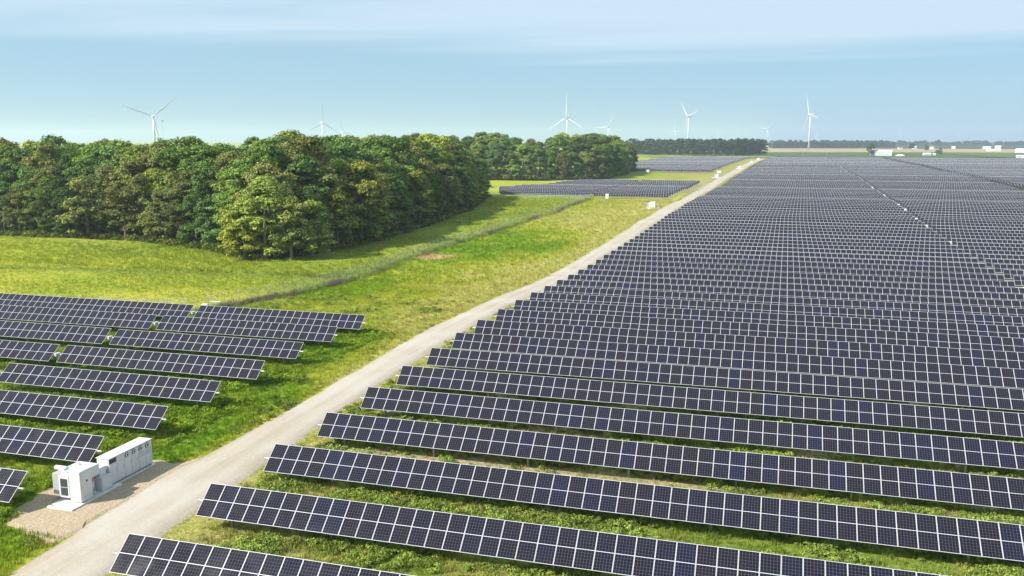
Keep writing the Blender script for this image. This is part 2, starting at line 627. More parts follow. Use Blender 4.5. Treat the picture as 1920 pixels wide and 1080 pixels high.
q.l.new(rnd, cr.inputs[0])
cr.color_ramp.elements[0].position, cr.color_ramp.elements[0].color = 0.0, (.0098, .0078, .0098, 1)
cr.color_ramp.elements[1].position, cr.color_ramp.elements[1].color = 1.0, (.0076, .0084, .0200, 1)
e = cr.color_ramp.elements.new(0.55)
e.color = (.0088, .0077, .0118, 1)
e = cr.color_ramp.elements.new(0.85)
e.color = (.0080, .0080, .0152, 1)
cvar = q.mix(q.rng(q.noise(q.pos(), 4.0, 2), 0.4, 0.62, 0, 0.6), cr.outputs[0], q.mix(1.0, cr.outputs[0], (0.85, 1.0, 1.75), 'MULTIPLY'))
c = q.mix(line, q.mix(bus, cvar, (.028, .028, .04)), (.088, .080, .104))
q.l.new(c, b.inputs['Base Color'])
dust = q.noise(q.pos(), 0.8, 4)
q.l.new(q.rng(dust, 0.3, 0.7, 0.12, 0.24), b.inputs['Roughness'])
m_steel, t, b = mat('galvanised_steel', (.34, .35, .36), 0.5, 0.7)
q = NT(t)
q.l.new(q.mix(q.noise(q.pos(), 6, 3), (.27, .28, .29), (.42, .43, .44)), b.inputs['Base Color'])
m_tube, t, b = mat('torque_tube_steel', (.52, .53, .54), 0.45, 0.4)
q = NT(t)
q.l.new(q.mix(q.noise(q.pos(), 4, 3), (.46, .47, .48), (.58, .59, .60)), b.inputs['Base Color'])
MODM = [m_frame, m_cell]


def module_faces(x0, detail=True, fe=0.027):
    """faces of one module in table-local chord coordinates (x along the row, y up the slope, z out of the glass)"""
    x1, h = x0 + MW, CH / 2
    fw, fm, g = 0.022, 0.017, 0.008
    F = []
    zt, zg, zb = 0.02, 0.014, -0.02
    xs = (x0, x0 + fw, x1 - fw, x1)
    ysl = (-h, -h + fe, -fm, fm, h - fe, h)
    Q = lambda xa, xb, ya, yb, z: [(xa, ya, z), (xb, ya, z), (xb, yb, z), (xa, yb, z)]
    # glass, two half-cut fields of cells
    for (ya, yb) in ((ysl[1], ysl[2]), (ysl[3], ysl[4])):
        F.append((Q(xs[1], xs[2], ya, yb, zg), 1))
    # frame: rails across, stiles along
    for ya, yb in ((ysl[0], ysl[1]), (ysl[2], ysl[3]), (ysl[4], ysl[5])):
        F.append((Q(x0, x1, ya, yb, zt), 0))
    for xa, xb in ((xs[0], xs[1]), (xs[2], xs[3])):
        F.append((Q(xa, xb, ysl[1], ysl[2], zt), 0))
        F.append((Q(xa, xb, ysl[3], ysl[4], zt), 0))
    if detail:
        # rebates down to the glass
        for (ya, yb) in ((ysl[1], ysl[2]), (ysl[3], ysl[4])):
            F.append(([(xs[1], ya, zg), (xs[1], yb, zg), (xs[1], yb, zt), (xs[1], ya, zt)], 0))
            F.append(([(xs[2], yb, zg), (xs[2], ya, zg), (xs[2], ya, zt), (xs[2], yb, zt)], 0))
        F.append(([(x0, -h, zb), (x1, -h, zb), (x1, -h, zt), (x0, -h, zt)], 0))
        F.append(([(x1, h, zb), (x0, h, zb), (x0, h, zt), (x1, h, zt)], 0))
        F.append(([(x0, h, zb), (x0, -h, zb), (x0, -h, zt), (x0, h, zt)], 0))
        F.append(([(x1, -h, zb), (x1, h, zb), (x1, h, zt), (x1, -h, zt)], 0))
        F.append(([(x0, -h, zb), (x0, h, zb), (x1, h, zb), (x1, -h, zb)], 0))
    return F


def mod_mesh(name, faces, mats, uvmap=True):
    """faces: list of (pts, material, (rnd)); glass faces get cell UVs 0..6"""
    V, Fc, M, UV, RN = [], [], [], [], []
    for pts, m, rn in faces:
        i = len(V)
        V += pts
        Fc.append(tuple(range(i, i + len(pts))))
        M.append(m)
        UV += [(0, 0), (6, 0), (6, 6), (0, 6)] if m == 1 else [(0, 0)] * len(pts)
        RN += [rn] * len(pts)
    me = bpy.data.meshes.new(name)
    me.from_pydata(V, [], Fc)
    for m in mats:
        me.materials.append(m)
    me.polygons.foreach_set('material_index', M)
    ul = me.uv_layers.new(name='UVMap')
    ul.data.foreach_set('uv', np.array(UV, np.float32).ravel())
    at = me.attributes.new('rnd', 'FLOAT', 'POINT')
    at.data.foreach_set('value', np.array(RN, np.float32))
    me.update()
    return me


ME_MODULE = mod_mesh('solar_module', [(p, m, 0.0) for p, m in module_faces(0.0)], MODM)
pm = MB()                                        # H-section pile
for (a0, a1, b0, b1) in ((-.08, .08, -.085, -.070), (-.08, .08, .070, .085), (-.012, .012, -.070, .070)):
    pm.box(a0, a1, b0, b1, -0.3, CZ - 0.17)
pm.box(-.10, .10, -.085, .085, CZ - 0.18, CZ - 0.155)
ME_POST = pm.mesh('post', [m_steel])
mm = MB()                                        # slew drive with its white motor housing
mm.box(-.20, .20, -.20, .20, CZ - .34, CZ + .06)
mm.box(-.13, .13, -.42, -.22, CZ - .22, CZ + .06)
ME_MOTOR = mm.mesh('tracker_motor', [m_frame])
_tube_cache = {}


def tube_mesh(n, ext0, ext1):
    k = (n, ext0, ext1)
    if k not in _tube_cache:
        b_ = MB()
        b_.tube([(-ext0, 0, CZ - 0.09), (n * MP + ext1, 0, CZ - 0.09)], 0.065, 8)
        if ext0 < 0.6:
            b_.tube([(-ext0 - .05, 0, CZ - 0.09), (-ext0, 0, CZ - 0.09)], 0.085, 8)
        if ext1 < 0.6:
            b_.tube([(n * MP + ext1, 0, CZ - 0.09), (n * MP + ext1 + .05, 0, CZ - 0.09)], 0.085, 8)
        _tube_cache[k] = b_.mesh('torque_tube', [m_tube])
    return _tube_cache[k]


def near_table(x0, ytop, n, label, group, ext=(0.35, 0.35), motor=None):
    """a tracker row whose modules, tube, piles are parts of their own; x0 = left end, ytop = where its top edge runs"""
    T = thing('solar_panel_row', label, 'solar panel row', (x0, ytop + CYO, Z(ytop)), 0, group)
    dt = random.gauss(0, .7)
    for i in range(n):
        o = link('solar_module', ME_MODULE, T, (i * MP, 0, CZ), (TILT + R(dt + random.uniform(-.5, .5)), R(random.uniform(-.12, .12)), 0))
    link('torque_tube', tube_mesh(n, *ext), T)
    k = max(2, round(n * MP / 7.2))
    for j in range(k):
        link('post', ME_POST, T, (2.1 + (n * MP - 4.2) * j / (k - 1), 0, 0))
    if motor is not None:
        link('tracker_motor', ME_MOTOR, T, (motor, 0, 0))
    return T


_far_cache = {}


def far_table_mesh(n, detail=False, gap=0.0):
    if (n, gap) not in _far_cache:
        F = []
        for i in range(n):
            rn = random.random()
            F += [(p, m, rn) for p, m in module_faces(i * MP, detail, .055)]
        h = CH / 2
        # back sheet and edges of the whole row
        F.append(([(0, -h, -.02), (0, h, -.02), (n * MP, h, -.02), (n * MP, -h, -.02)], 0, 0))
        F.append(([(0, -h, -.02), (n * MP, -h, -.02), (n * MP, -h, .02), (0, -h, .02)], 0, 0))
        ct, st = math.cos(TILT), math.sin(TILT)
        F = [([(x, y * ct - z * st, y * st + z * ct + CZ) for x, y, z in p], m, rn) for p, m, rn in F]
        k = max(2, round(n * MP / 7.2))
        for j in range(k):
            xx = 2.1 + (n * MP - 4.2) * j / (k - 1)
            w = .08
            for (ax, ay, bx, by) in ((-w, -w, w, -w), (w, -w, w, w), (w, w, -w, w), (-w, w, -w, -w)):
                F.append(([(xx + ax, ay, -.2), (xx + bx, by, -.2), (xx + bx, by, CZ - .03), (xx + ax, ay, CZ - .03)], 2, 0))
        e_ = n * MP + gap
        for (y0, z0, y1, z1) in ((-.06, CZ - .15, .06, CZ - .15), (.06, CZ - .15, .06, CZ - .03), (.06, CZ - .03, -.06, CZ - .03), (-.06, CZ - .03, -.06, CZ - .15)):
            F.append(([(-.3, y0, z0), (e_ + .3, y0, z0), (e_ + .3, y1, z1), (-.3, y1, z1)], 3, 0))
        _far_cache[(n, gap)] = mod_mesh('solar_panel_row', F, [m_frame, m_cell, m_steel, m_tube])
    return _far_cache[(n, gap)]


mass = []           # the rows past the first three hundred: (x0, ytop, n)
count = [0]


def mid_table(x0, ytop, n, label, group, gap=0.0):
    count[0] += 1
    return link('solar_panel_row', far_table_mesh(n, False, gap), None, (x0, ytop + CYO, Z(ytop)), (0, 0, 0), label=label, category='solar panel row', group=group)


def right_edge_x(y):      # where the right edge of the view falls on the ground
    return math.tan(R(30.52) - YAW) * y + 1.5


# field to the right of the road: block one up to the first aisle, block two up to the second, block three beyond
row_y = [39.5, 47.35] + [47.35 + 8.02 * k for k in range(1, 156)]
GA, GB = 41.2, 122.5
NA = 66
bfoot = 0
for i, y in enumerate(row_y):
    xa = -34.6 + float(shift(y)) - (0.25 if i < 9 else 0.0)
    ga = xa + NA * MP + 1.55
    n2 = 59
    gb = ga + n2 * MP + 9.0
    if i < 19:
        n = min(NA, int((right_edge_x(y) + 7 - xa) / MP))
        if i == 0:
            n = min(n, 34)
        lab = 'solar panel row right of the gravel road, %s up from the photo bottom' % nth(i + 1)
        near_table(xa, y, n, lab, 'panel rows beside the right of the gravel road', (0.35, 0.35 if n < NA else 1.2))
        count[0] += 1
    elif i < 110:
        lab = ('small solar panel row right of the road, %s up from the bottom edge' % nth(i + 1)) if i < 45 else \
            'thin distant solar panel row in the packed field between road and first aisle'
        mid_table(xa, y, NA, lab, 'panel rows beside the right of the gravel road' if i < 45 else 'distant packed panel rows beside the road', 1.2)
    else:
        mass.append((xa, y, NA))
    if right_edge_x(y) > ga - 8:
        if i < 26:
            n = max(3, min(n2, int((right_edge_x(y) + 9 - ga) / MP)))
            bfoot += 1
            j = bfoot
            mid_table(ga, y, n, 'short stretch of panel row beyond the white-box aisle, %s up at the right edge' % nth(j), 'panel rows beyond the first aisle')
        elif i < 100:
            mid_table(ga, y, n2, ('small solar panel row between the two aisles, %s up from the right photo edge' % nth(i - 15)) if i < 50 else
                      'thin distant solar panel row in the packed field between the two aisles',
                      'panel rows beyond the first aisle' if i < 50 else 'distant packed panel rows between the aisles')
        else:
            mass.append((ga, y, n2))
    if right_edge_x(y) > gb - 4:
        n3 = int((right_edge_x(y) + 14 - gb) / MP)
        if n3 >= 4:
            if i < 72:
                n3 = (n3 + 7) // 8 * 8
                mid_table(gb, y, n3, 'thin distant solar panel row at the right edge of the photo beyond the second aisle', 'distant panel rows past the second aisle')
            else:
                mass.append((gb, y, n3))

# block left of the road, near the inverter
LB = [(-48.2, 45.6), (-48.35, 53.1), (-48.6, 61.0), (-48.95, 69.1), (-49.2, 77.2), (-49.6, 85.8), (-49.8, 94.4), (-49.7, 102.0)]
names = ['corner of a panel row at the left edge, behind the white transformer', 'panel row ending right behind the white inverter cabinet',
         'panel row second behind the white inverter cabinet, left of the road', 'panel row third behind the inverter cabinet, right of the white box on the grass',
         'panel row fourth behind the inverter cabinet, with a gap at its left end', 'panel row fifth behind the inverter cabinet, left of the road',
         'panel row sixth behind the inverter cabinet, last but one before the meadow fence', 'rearmost panel row of the left block, its back to the meadow fence']
names2 = [None, None, None, None, 'short piece of panel row at the left edge beside the white box', 'left-edge panel row, third in front of the fence, across the narrow gap',
          'left-edge panel row, second in front of the fence, across the narrow gap', 'left-edge panel row right in front of the fence posts']
for k, (xr_, y) in enumerate(LB):
    lim = -1.06 * y - 9
    xl_ = xr_ - 22 * MP
    if k < 3:
        n = min(22, int((xr_ - lim) / MP))
        near_table(xr_ - n * MP, y, n, names[k], 'panel rows left of the road')
    else:
        near_table(xl_, y, 22, names[k], 'panel rows left of the road', (1.2, 0.35), motor=-0.55)
    count[0] += 1
    if names2[k]:
        n = int((xl_ - 1.0 - lim) / MP)
        near_table(xl_ - 1.05 - n * MP, y, n, names2[k], 'panel rows left of the road')
        count[0] += 1

# small array in front of the second wood
for k in range(17):
    y = 397.5 + 7.9 * k
    xr_ = -42.0 + 0.035 * (y - 397)
    xl_ = -122.0 - 0.3 * (y - 397) if k < 6 else -128.0 + 0.22 * (y - 445)
    n1_ = 30
    xg = xr_ - n1_ * MP
    mid_table(xg, y, n1_, 'short panel row right of the cut in the small array, %s from its front' % nth(k + 1), 'rows of the small array in front of the wood')
    n2_ = max(4, int((xg - 1.5 - xl_) / MP))
    mid_table(xg - 1.5 - n2_ * MP, y, n2_, 'longer panel row left of the cut in the small array, %s from its front' % nth(k + 1), 'rows of the small array in front of the wood')

# far array left of the road behind the wood's end
for k in range(74):
    y = 712 + 8.02 * k
    xr_ = float(road_l(y)) - 13
    n = 96 if y > 760 else 74
    if k < 6:
        mid_table(xr_ - n * MP, y, n, 'thin panel row %s from the front of the far array beside the wood end' % nth(k + 1), 'rows of the far array')
    else:
        mass.append((xr_ - n * MP, y, n))

# everything farther: one mass of rows, still built module by module
ct, st, h = math.cos(TILT), math.sin(TILT), CH / 2
tmpl = []
for pts, m in [((0, MP, -h, h, -.012), 0)]:
    pass
Vs, Ms, UVs, Rn = [], [], [], []
for (x0, y, n) in mass:
    xi = x0 + np.arange(n) * MP
    yc, zc = y + CYO, Z(y) + CZ
    rn = rng.random(n)

    def quad(xa, xb, ya, yb, z, m):
        q4 = np.zeros((n, 4, 3))
        for c_, (xx, yy) in enumerate(((xa, ya), (xb, ya), (xb, yb), (xa, yb))):
            q4[:, c_, 0] = xx
            q4[:, c_, 1] = yc + yy * ct - z * st
            q4[:, c_, 2] = zc + yy * st + z * ct
        Vs.append(q4.reshape(-1, 3))
        Ms.append(np.full(n, m))
        UVs.append(np.tile(np.array([(0, 0), (6, 0), (6, 6), (0, 6)], np.float32) if m else np.zeros((4, 2), np.float32), (n, 1)))
        Rn.append(np.repeat(rn, 4))
    quad(xi, xi + MP, -h, h, 0.0, 0)
    quad(xi + .033, xi + MW - .027, -h + .05, -.03, 0.015, 1)
    quad(xi + .033, xi + MW - .027, .03, h - .075, 0.015, 1)
    # a pile under every sixth module
    xp = xi[::6]
    q4 = np.zeros((len(xp), 4, 3))
    for c_, (dx, zz) in enumerate(((-.08, -.2), (.08, -.2), (.08, CZ), (-.08, CZ))):
        q4[:, c_, 0], q4[:, c_, 1], q4[:, c_, 2] = xp + 0.5 + dx, yc, Z(y) + zz
    Vs.append(q4.reshape(-1, 3))
    Ms.append(np.full(len(xp), 0))
    UVs.append(np.zeros((4 * len(xp), 2), np.float32))
    Rn.append(np.zeros(4 * len(xp)))
V = np.concatenate(Vs)
me = bpy.data.meshes.new('far_solar_rows')
nf = len(V) // 4
me.vertices.add(len(V))
me.vertices.foreach_set('co', V.astype(np.float32).ravel())
me.loops.add(4 * nf)
me.loops.foreach_set('vertex_index', np.arange(4 * nf, dtype=np.int32))
me.polygons.add(nf)
me.polygons.foreach_set('loop_start', np.arange(0, 4 * nf, 4, dtype=np.int32))
me.polygons.foreach_set('material_index', np.concatenate(Ms).astype(np.int32))
me.update(calc_edges=True)
for m in MODM:
    me.materials.append(m)
ul = me.uv_layers.new(name='UVMap')
ul.data.foreach_set('uv', np.concatenate(UVs).ravel())
at = me.attributes.new('rnd', 'FLOAT', 'POINT')
at.data.foreach_set('value', np.concatenate(Rn).astype(np.float32))
link('far_solar_rows', me, kind='stuff', label='mass of farthest solar panel rows running together below the horizon', category='solar panel rows')
print('tables', count[0], 'mass rows', len(mass))

# ------------------------------------------------------------------ vegetation
def leaf_material(name, trans=0.16, use_color=True):
    m = bpy.data.materials.new(name)
    m.use_nodes = True
    t = m.node_tree
    t.nodes.clear()
    q = NT(t)
    o_ = q.n.new('ShaderNodeOutputMaterial')
    oi = q.n.new('ShaderNodeObjectInfo')
    ge = q.n.new('ShaderNodeNewGeometry')
    ri = ge.outputs['Random Per Island']
    base = oi.outputs['Color']
    c = q.mix(q.rng(ri, 0, 1), q.mix(1.0, base, (0.55, 0.60, 0.55), 'MULTIPLY'), q.mix(1.0, base, (1.35, 1.30, 1.15), 'MULTIPLY'))
    nz_ = q.noise(ge.outputs['Position'], 0.16, 3)
    c = q.mix(q.rng(nz_, 0.40, 0.68, 0, 0.65), c, q.mix(1.0, c, (1.28, 1.18, 0.72), 'MULTIPLY'))
    nz2 = q.noise(ge.outputs['Position'], 0.55, 3)
    c = q.mix(q.rng(nz2, 0.42, 0.65, 0, 0.5), c, q.mix(1.0, c, (0.62, 0.70, 0.72), 'MULTIPLY'))
    d = q.n.new('ShaderNodeBsdfDiffuse')
    q.l.new(c, d.inputs[0])
    tr = q.n.new('ShaderNodeBsdfTranslucent')
    q.l.new(q.mix(1.0, c, (1.2, 1.25, 0.5), 'MULTIPLY'), tr.inputs[0])
    mx = q.n.new('ShaderNodeMixShader')
    mx.inputs[0].default_value = trans
    q.l.new(d.outputs[0], mx.inputs[1])
    q.l.new(tr.outputs[0], mx.inputs[2])
    q.l.new(mx.outputs[0], o_.inputs[0])
    return m


random.seed(5)
m_leaf = leaf_material('tree_leaves')
m_bark, t, b = mat('bark', (.17, .14, .11), 0.9)
q = NT(t)
q.l.new(q.mix(q.noise(q.mapping(q.pos(), (3, 3, .6)), 3, 4), (.09, .075, .06), (.27, .24, .20)), b.inputs['Base Color'])


def quads_mesh(name, C, Nn, size, m, aspect=1.0, r=None):
    """leaf-sized quads at C, facing Nn, turned at random"""
    r = r or rng
    n = len(C)
    Nn = Nn / np.linalg.norm(Nn, axis=1, keepdims=True)
    t = r.normal(size=(n, 3))
    a = np.cross(Nn, t)
    a /= np.linalg.norm(a, axis=1, keepdims=True)
    b_ = np.cross(Nn, a)
    s = size[:, None]
    bend = Nn * s * 0.25
    V = np.stack([C - a * s * aspect, C - b_ * s * .75 + bend, C + a * s * aspect, C + b_ * s * .75 + bend], 1).reshape(-1, 3)
    me = bpy.data.meshes.new(name)
    me.vertices.add(4 * n)
    me.vertices.foreach_set('co', V.astype(np.float32).ravel())
    me.loops.add(4 * n)
    me.loops.foreach_set('vertex_index', np.arange(4 * n, dtype=np.int32))
    me.polygons.add(n)
    me.polygons.foreach_set('loop_start', np.arange(0, 4 * n, 4, dtype=np.int32))
    me.update(calc_edges=True)
    me.materials.append(m)
    return me


def crown_points(r, H, Rad, base, lobes, nleaf, top=0.55, lump=1.0):
    """leaf positions on many uneven lobes that fill a crown from `base` to H"""
    LC, LR = [], []
    for k in range(lobes):
        tt = r.random() ** 0.85
        z = base + (H - base) * (0.04 + 0.92 * tt)
        prof = (math.sin(math.pi * min(1, 0.20 + 0.80 * tt)) if tt > top * 0 else 1)
        prof = max(0.18, (1 - abs(2 * (tt - 0.38)) ** 2.4 * 0.72)) if tt < 0.38 else max(0.10, (1 - ((tt - 0.38) / 0.62) ** 2.1) ** 0.75)
        ang = r.random() * 2 * math.pi
        rr = Rad * prof * (0.45 + 0.45 * math.sqrt(r.random()))
        LC.append((rr * math.cos(ang) * 1.0, rr * math.sin(ang), z))
        LR.append(Rad * (0.20 + 0.20 * r.random()) * lump)
    LC, LR = np.array(LC), np.array(LR)
    LC[:, 2] = np.minimum(LC[:, 2], H - LR * 0.8)
    # each lobe carries smaller sprays of leaves with gaps between them
    SC, SD, SR, SI = [], [], [], []
    for k in range(lobes):
        ns = int(9 + 5 * r.random())
        d = r.normal(size=(ns, 3))
        d /= np.linalg.norm(d, axis=1, keepdims=True)
        d[:, 2] = np.where(d[:, 2] < -0.3, -d[:, 2] * 0.6, d[:, 2])
        SC.append(LC[k] + d * LR[k] * (0.50 + 0.46 * r.random((ns, 1))) * np.array([1.05, 1.05, 0.98]))
        SD.append(d)
        SR.append(LR[k] * (0.32 + 0.30 * r.random(ns)))
        SI.append(np.full(ns, k))
    SC, SD, SR, SI = np.concatenate(SC), np.concatenate(SD), np.concatenate(SR), np.concatenate(SI)
    w = SR ** 2
    si = r.choice(len(SR), size=int(nleaf * 1.9), p=w / w.sum())
    idx = SI[si]
    e_ = r.normal(size=(len(si), 3))
    e_ /= np.linalg.norm(e_, axis=1, keepdims=True)
    e_[:, 2] = np.where(e_[:, 2] < -0.25, -e_[:, 2] * 0.7, e_[:, 2])
    Pp = SC[si] + e_ * (SR[si] * (0.55 + 0.55 * r.random(len(si))))[:, None] * np.array([1.06, 1.06, .94])
    d = e_ + 0.5 * SD[si]
    # drop leaves buried inside other lobes
    keep = np.ones(len(Pp), bool)
    for k in range(len(LR)):
        dist = np.linalg.norm((Pp - LC[k]) / np.array([1.08, 1.08, .86]), axis=1)
        keep &= ~((dist < LR[k] * 0.62) & (idx != k))
    Pp, d = Pp[keep][:nleaf], d[keep][:nleaf]
    Pp[:, 2] = np.maximum(Pp[:, 2], 0.25)
    return Pp, d


def trunk_mesh(name, r, H, Rad, base, thick):
    b_ = MB()
    lean = (r.random() - .5) * 0.6, (r.random() - .5) * 0.6
    top = (lean[0], lean[1], H * 0.72)
    b_.tube([(0, 0, -.4), (lean[0] * .2, lean[1] * .2, H * .18), (lean[0] * .6, lean[1] * .6, H * .45), top], [thick * 1.25, thick, thick * .7, thick * .25], 8)
    for k in range(7):
        a = k * 2.4 + r.random()
        z0 = max(base * .9, H * .16) + (H * .45) * k / 7
        L_ = Rad * (0.65 + .25 * r.random())
        f = z0 / (H * .72)
        p0 = (lean[0] * f, lean[1] * f, z0)
        b_.tube([p0, (p0[0] + L_ * .45 * math.cos(a), p0[1] + L_ * .45 * math.sin(a), z0 + L_ * .35),
                 (p0[0] + L_ * math.cos(a), p0[1] + L_ * math.sin(a), z0 + L_ * .85)], [thick * .45, thick * .3, thick * .08], 5)
    return b_.mesh(name, [m_bark])


TREES = []          # (crown mesh, trunk mesh, height, radius)
specs = [  # H, R, base, lobes, leaves, leaf size
    (17, 5.4, 0.6, 50, 12500, .215), (15, 4.9, 0.4, 44, 11500, .215), (18.5, 5.0, 1.2, 52, 12000, .21), (13, 4.4, 0.3, 38, 9800, .215),
    (23, 5.6, 7.0, 44, 11000, .225), (21, 5.2, 6.0, 40, 10200, .225), (24, 5.0, 8.0, 38, 9800, .22), (20, 6.0, 6.0, 44, 11000, .23)]
for k, (H_, R_, B_, lb_, nl_, ls_) in enumerate(specs):
    r = np.random.default_rng(100 + k)
    C, d = crown_points(r, H_, R_, B_, lb_, nl_)
    Nn = d + r.normal(size=d.shape) * 0.55 + np.array([0, 0, 0.25])
    cme = quads_mesh('crown', C, Nn, ls_ * (0.6 + 0.8 * r.random(len(C))), m_leaf, 1.0, r)
    TREES.append((cme, trunk_mesh('trunk', r, H_, R_, B_, 0.18 + 0.012 * H_), H_, R_))

PAL = [(0.131, 0.203, 0.049), (0.091, 0.157, 0.038), (0.168, 0.217, 0.057), (0.191, 0.205, 0.067), (0.113, 0.183, 0.062), (0.222, 0.263, 0.051), (0.155, 0.168, 0.062), (0.084, 0.141, 0.044)]
protos = {}


def tree(x, y, kind, h, wid, colour, label, group, z=None):
    cme, tme, H_, R_ = TREES[kind]
    s = h / H_
    T = thing('tree', label, 'tree', (x, y, Z(y) if z is None else z), random.uniform(0, 6.28), group)
    sx = s * wid
    T.scale = (sx, sx * random.uniform(.92, 1.08), s)
    link('trunk', tme, T)
    c_ = link('crown', cme, T)
    v = random.uniform(0.85, 1.65)
    c_.color = (*[k * v for k in colour], 1)
    return T


def along(path, step, off=0.0, jitter=0.0):
    """points every `step` along a polyline, `off` metres to its left"""
    P_ = [Vector((*p, 0)) for p in path]
    o_, carry = [], 0.0
    for a_, b_ in zip(P_[:-1], P_[1:]):
        d = b_ - a_
        Ln = d.length
        d.normalize()
        nrm = Vector((-d.y, d.x, 0))
        s = carry
        while s < Ln:
            p = a_ + d * (s + random.uniform(-jitter, jitter)) + nrm * (off + random.uniform(-jitter, jitter))
            o_.append((p.x, p.y))
            s += step * random.uniform(.85, 1.15)
        carry = s - Ln
    return o_


def scr(x, y):
    c_, s_ = math.cos(YAW), math.sin(YAW)
    return (x * c_ + y * s_) / (-x * s_ + y * c_)


tone = lambda c: 'yellow-green' if c[0] > .21 else 'olive' if c[0] > .15 else 'dark green' if c[1] < .165 else 'mid green'

ranks = [(0.0, 6.2, 'front edge', (11.5, 17), (0, 1, 2, 3)), (5.5, 7.0, 'second rank', (17, 22), (0, 2, 5, 7)), (12, 8.0, 'third rank', (21, 25.5), (4, 5, 7, 2)),
         (20, 9.0, 'fourth rank', (23, 28), (4, 5, 6, 7)), (31, 10.5, 'fifth rank', (25, 30.5), (4, 5, 6, 7)), (44, 11.5, 'skyline', (27, 32), (4, 6, 7, 5))]
GRP = 'trees of the near wood on the left'
used = []


def inside(x, y, poly):
    c_, j = False, len(poly) - 1
    for i in range(len(poly)):
        (xi, yi), (xj, yj) = poly[i], poly[j]
        if (yi > y) != (yj > y) and x < (xj - xi) * (y - yi) / (yj - yi) + xi:
            c_ = not c_
        j = i
    return c_


ntree = 0
CORNER = [(-108.2, 171.8), (-116, 174), (-102, 172.6), (-112.5, 170.3)]
for off, step, rname, (h0, h1), kinds in ranks:
    pts = along(EDGE, step, off, 1.1)
    ok = []
    for (x, y) in pts:
        if off > 0 and not inside(x, y, WOOD1):
            continue
        if not bool(in_view(x, y, 12, 0.06)):
            continue
        if min([math.dist((x, y), u) for u in used], default=99) < 4.2 or min(math.dist((x, y), u) for u in CORNER) < 6.0:
            continue
        used.append((x, y))
        ok.append((x, y))
    ok.sort(key=lambda p: scr(*p))
    for k, (x, y) in enumerate(ok):
        c_ = random.choice(PAL)
        h_ = random.uniform(h0, h1)
        if off > 8:          # the wood's roof is level: its tops stand a little above the flying height
            D_ = math.hypot(x, y)
            h_ = 25.2 + random.uniform(3.5, 16 if off > 25 else 9) / 1653 * D_ - 1.0 + random.gauss(0, 1.3)
        flank = y > 190 and x > -112
        if flank:
            h_ = min(h_ * 1.12, 27.5)
        big = 'tall' if h_ > (h0 + h1) / 2 else 'lower'
        lab = {'front edge': '%s %s tree on the front edge of the near wood, %s from the left' % (big, tone(c_), nth(k + 1)),
               'skyline': '%s crown on the skyline of the near wood, %s from the left' % (tone(c_), nth(k + 1))}.get(
                   rname, '%s %s tree in the %s of the near wood, %s from the left' % (big, tone(c_), rname, nth(k + 1)))
        tree(x, y, random.choice(kinds), h_, random.uniform(.95, 1.2), c_, lab, GRP)
        ntree += 1
# the bright trees standing out at the wood's corner
for (x, y, k_, h_, w_, c_, lab) in (
        (-108.2, 171.8, 0, 18.0, 1.2, (.23, .285, .07), 'largest light yellow-green tree at the near corner of the wood'),
        (-116.0, 174.0, 3, 11.5, 1.3, (.29, .31, .05), 'low yellowish tree at the left foot of the bright corner tree'),
        (-102.0, 172.6, 2, 14.5, 1.1, (.23, .26, .075), 'pale tree with a light trunk right of the bright corner tree'),
        (-112.5, 170.3, 3, 9.5, 1.35, (.30, .315, .05), 'broad low yellow tree in front of the bright corner tree'),
        (-98.8, 176.5, 1, 13.0, 1.1, (.20, .25, .06), 'light green tree at the right foot of the bright corner trees'),
        (-123.5, 182.0, 3, 10.0, .9, (.13, .21, .035), 'small fresh green tree left of the bright corner tree'),
        (-101.0, 206.0, 0, 20.5, 1.1, (.19, .20, .045), 'tall yellow-olive tree on the right flank behind the bright corner tree'),
        (-101.5, 194.0, 2, 15.5, 1.0, (.19, .22, .036), 'light green tree halfway down the shaded right flank of the wood')):
    tree(x, y, k_, h_, w_, c_, lab, GRP)
    ntree += 1

GRP2 = 'trees of the second wood behind the small array'
used = []
for off, step, rname, (h0, h1), kinds in [(0, 8.5, 'front edge', (17, 24), (0, 1, 2)), (9, 10, 'second rank', (24, 29), (2, 4, 5, 7)), (22, 13, 'skyline', (26, 31), (4, 5, 7))]:
    ok = []
    for (x, y) in along(EDGE2, step, off, 1.4):
        if (off > 0 and not inside(x, y, WOOD2)) or min([math.dist((x, y), u) for u in used], default=99) < 5.5:
            continue
        used.append((x, y))
        ok.append((x, y))
    ok.sort(key=lambda p: scr(*p))
    for k, (x, y) in enumerate(ok):
        c_ = random.choice(PAL)
        lab = '%s tree %s of the second wood, %s from the left' % (tone(c_), {'front edge': 'on the front edge', 'second rank': 'in the second rank', 'skyline': 'on the skyline'}[rname], nth(k + 1))
        tree(x, y, random.choice(kinds), random.uniform(h0, h1), random.uniform(1.0, 1.2), c_, lab, GRP2)
        ntree += 1
print('trees', ntree)

# far woods: each reads as one mass
lod = []
for k in range(4):
    r = np.random.default_rng(300 + k)
    C, d = crown_points(r, 20, 6.0, 0.5, 30, 620)
    lod.append((C, d + r.normal(size=d.shape) * .5 + np.array([0, 0, .25]), r))


def far_wood(name, pts, h0, h1, colour, label, leaf=0.75, wide=1.15):
    Cs, Ns, Ss = [], [], []
    for (x, y) in pts:
        C, d, r = lod[random.randrange(4)]
        s = random.uniform(h0, h1) / 20
        a_ = random.uniform(0, 6.28)
        M = np.array([[math.cos(a_), -math.sin(a_), 0], [math.sin(a_), math.cos(a_), 0], [0, 0, 1]])
        Cs.append(C @ M.T * np.array([s * wide, s * wide, s]) + np.array([x, y, Z(y)]))
        Ns.append(d @ M.T)
        Ss.append(leaf * s * (0.6 + .8 * rng.random(len(C))))
    me = quads_mesh(name, np.concatenate(Cs), np.concatenate(Ns), np.concatenate(Ss), m_leaf)
    o_ = link(name, me, None, kind='stuff', label=label, category='woodland')
    o_.color = (*colour, 1)
    return o_


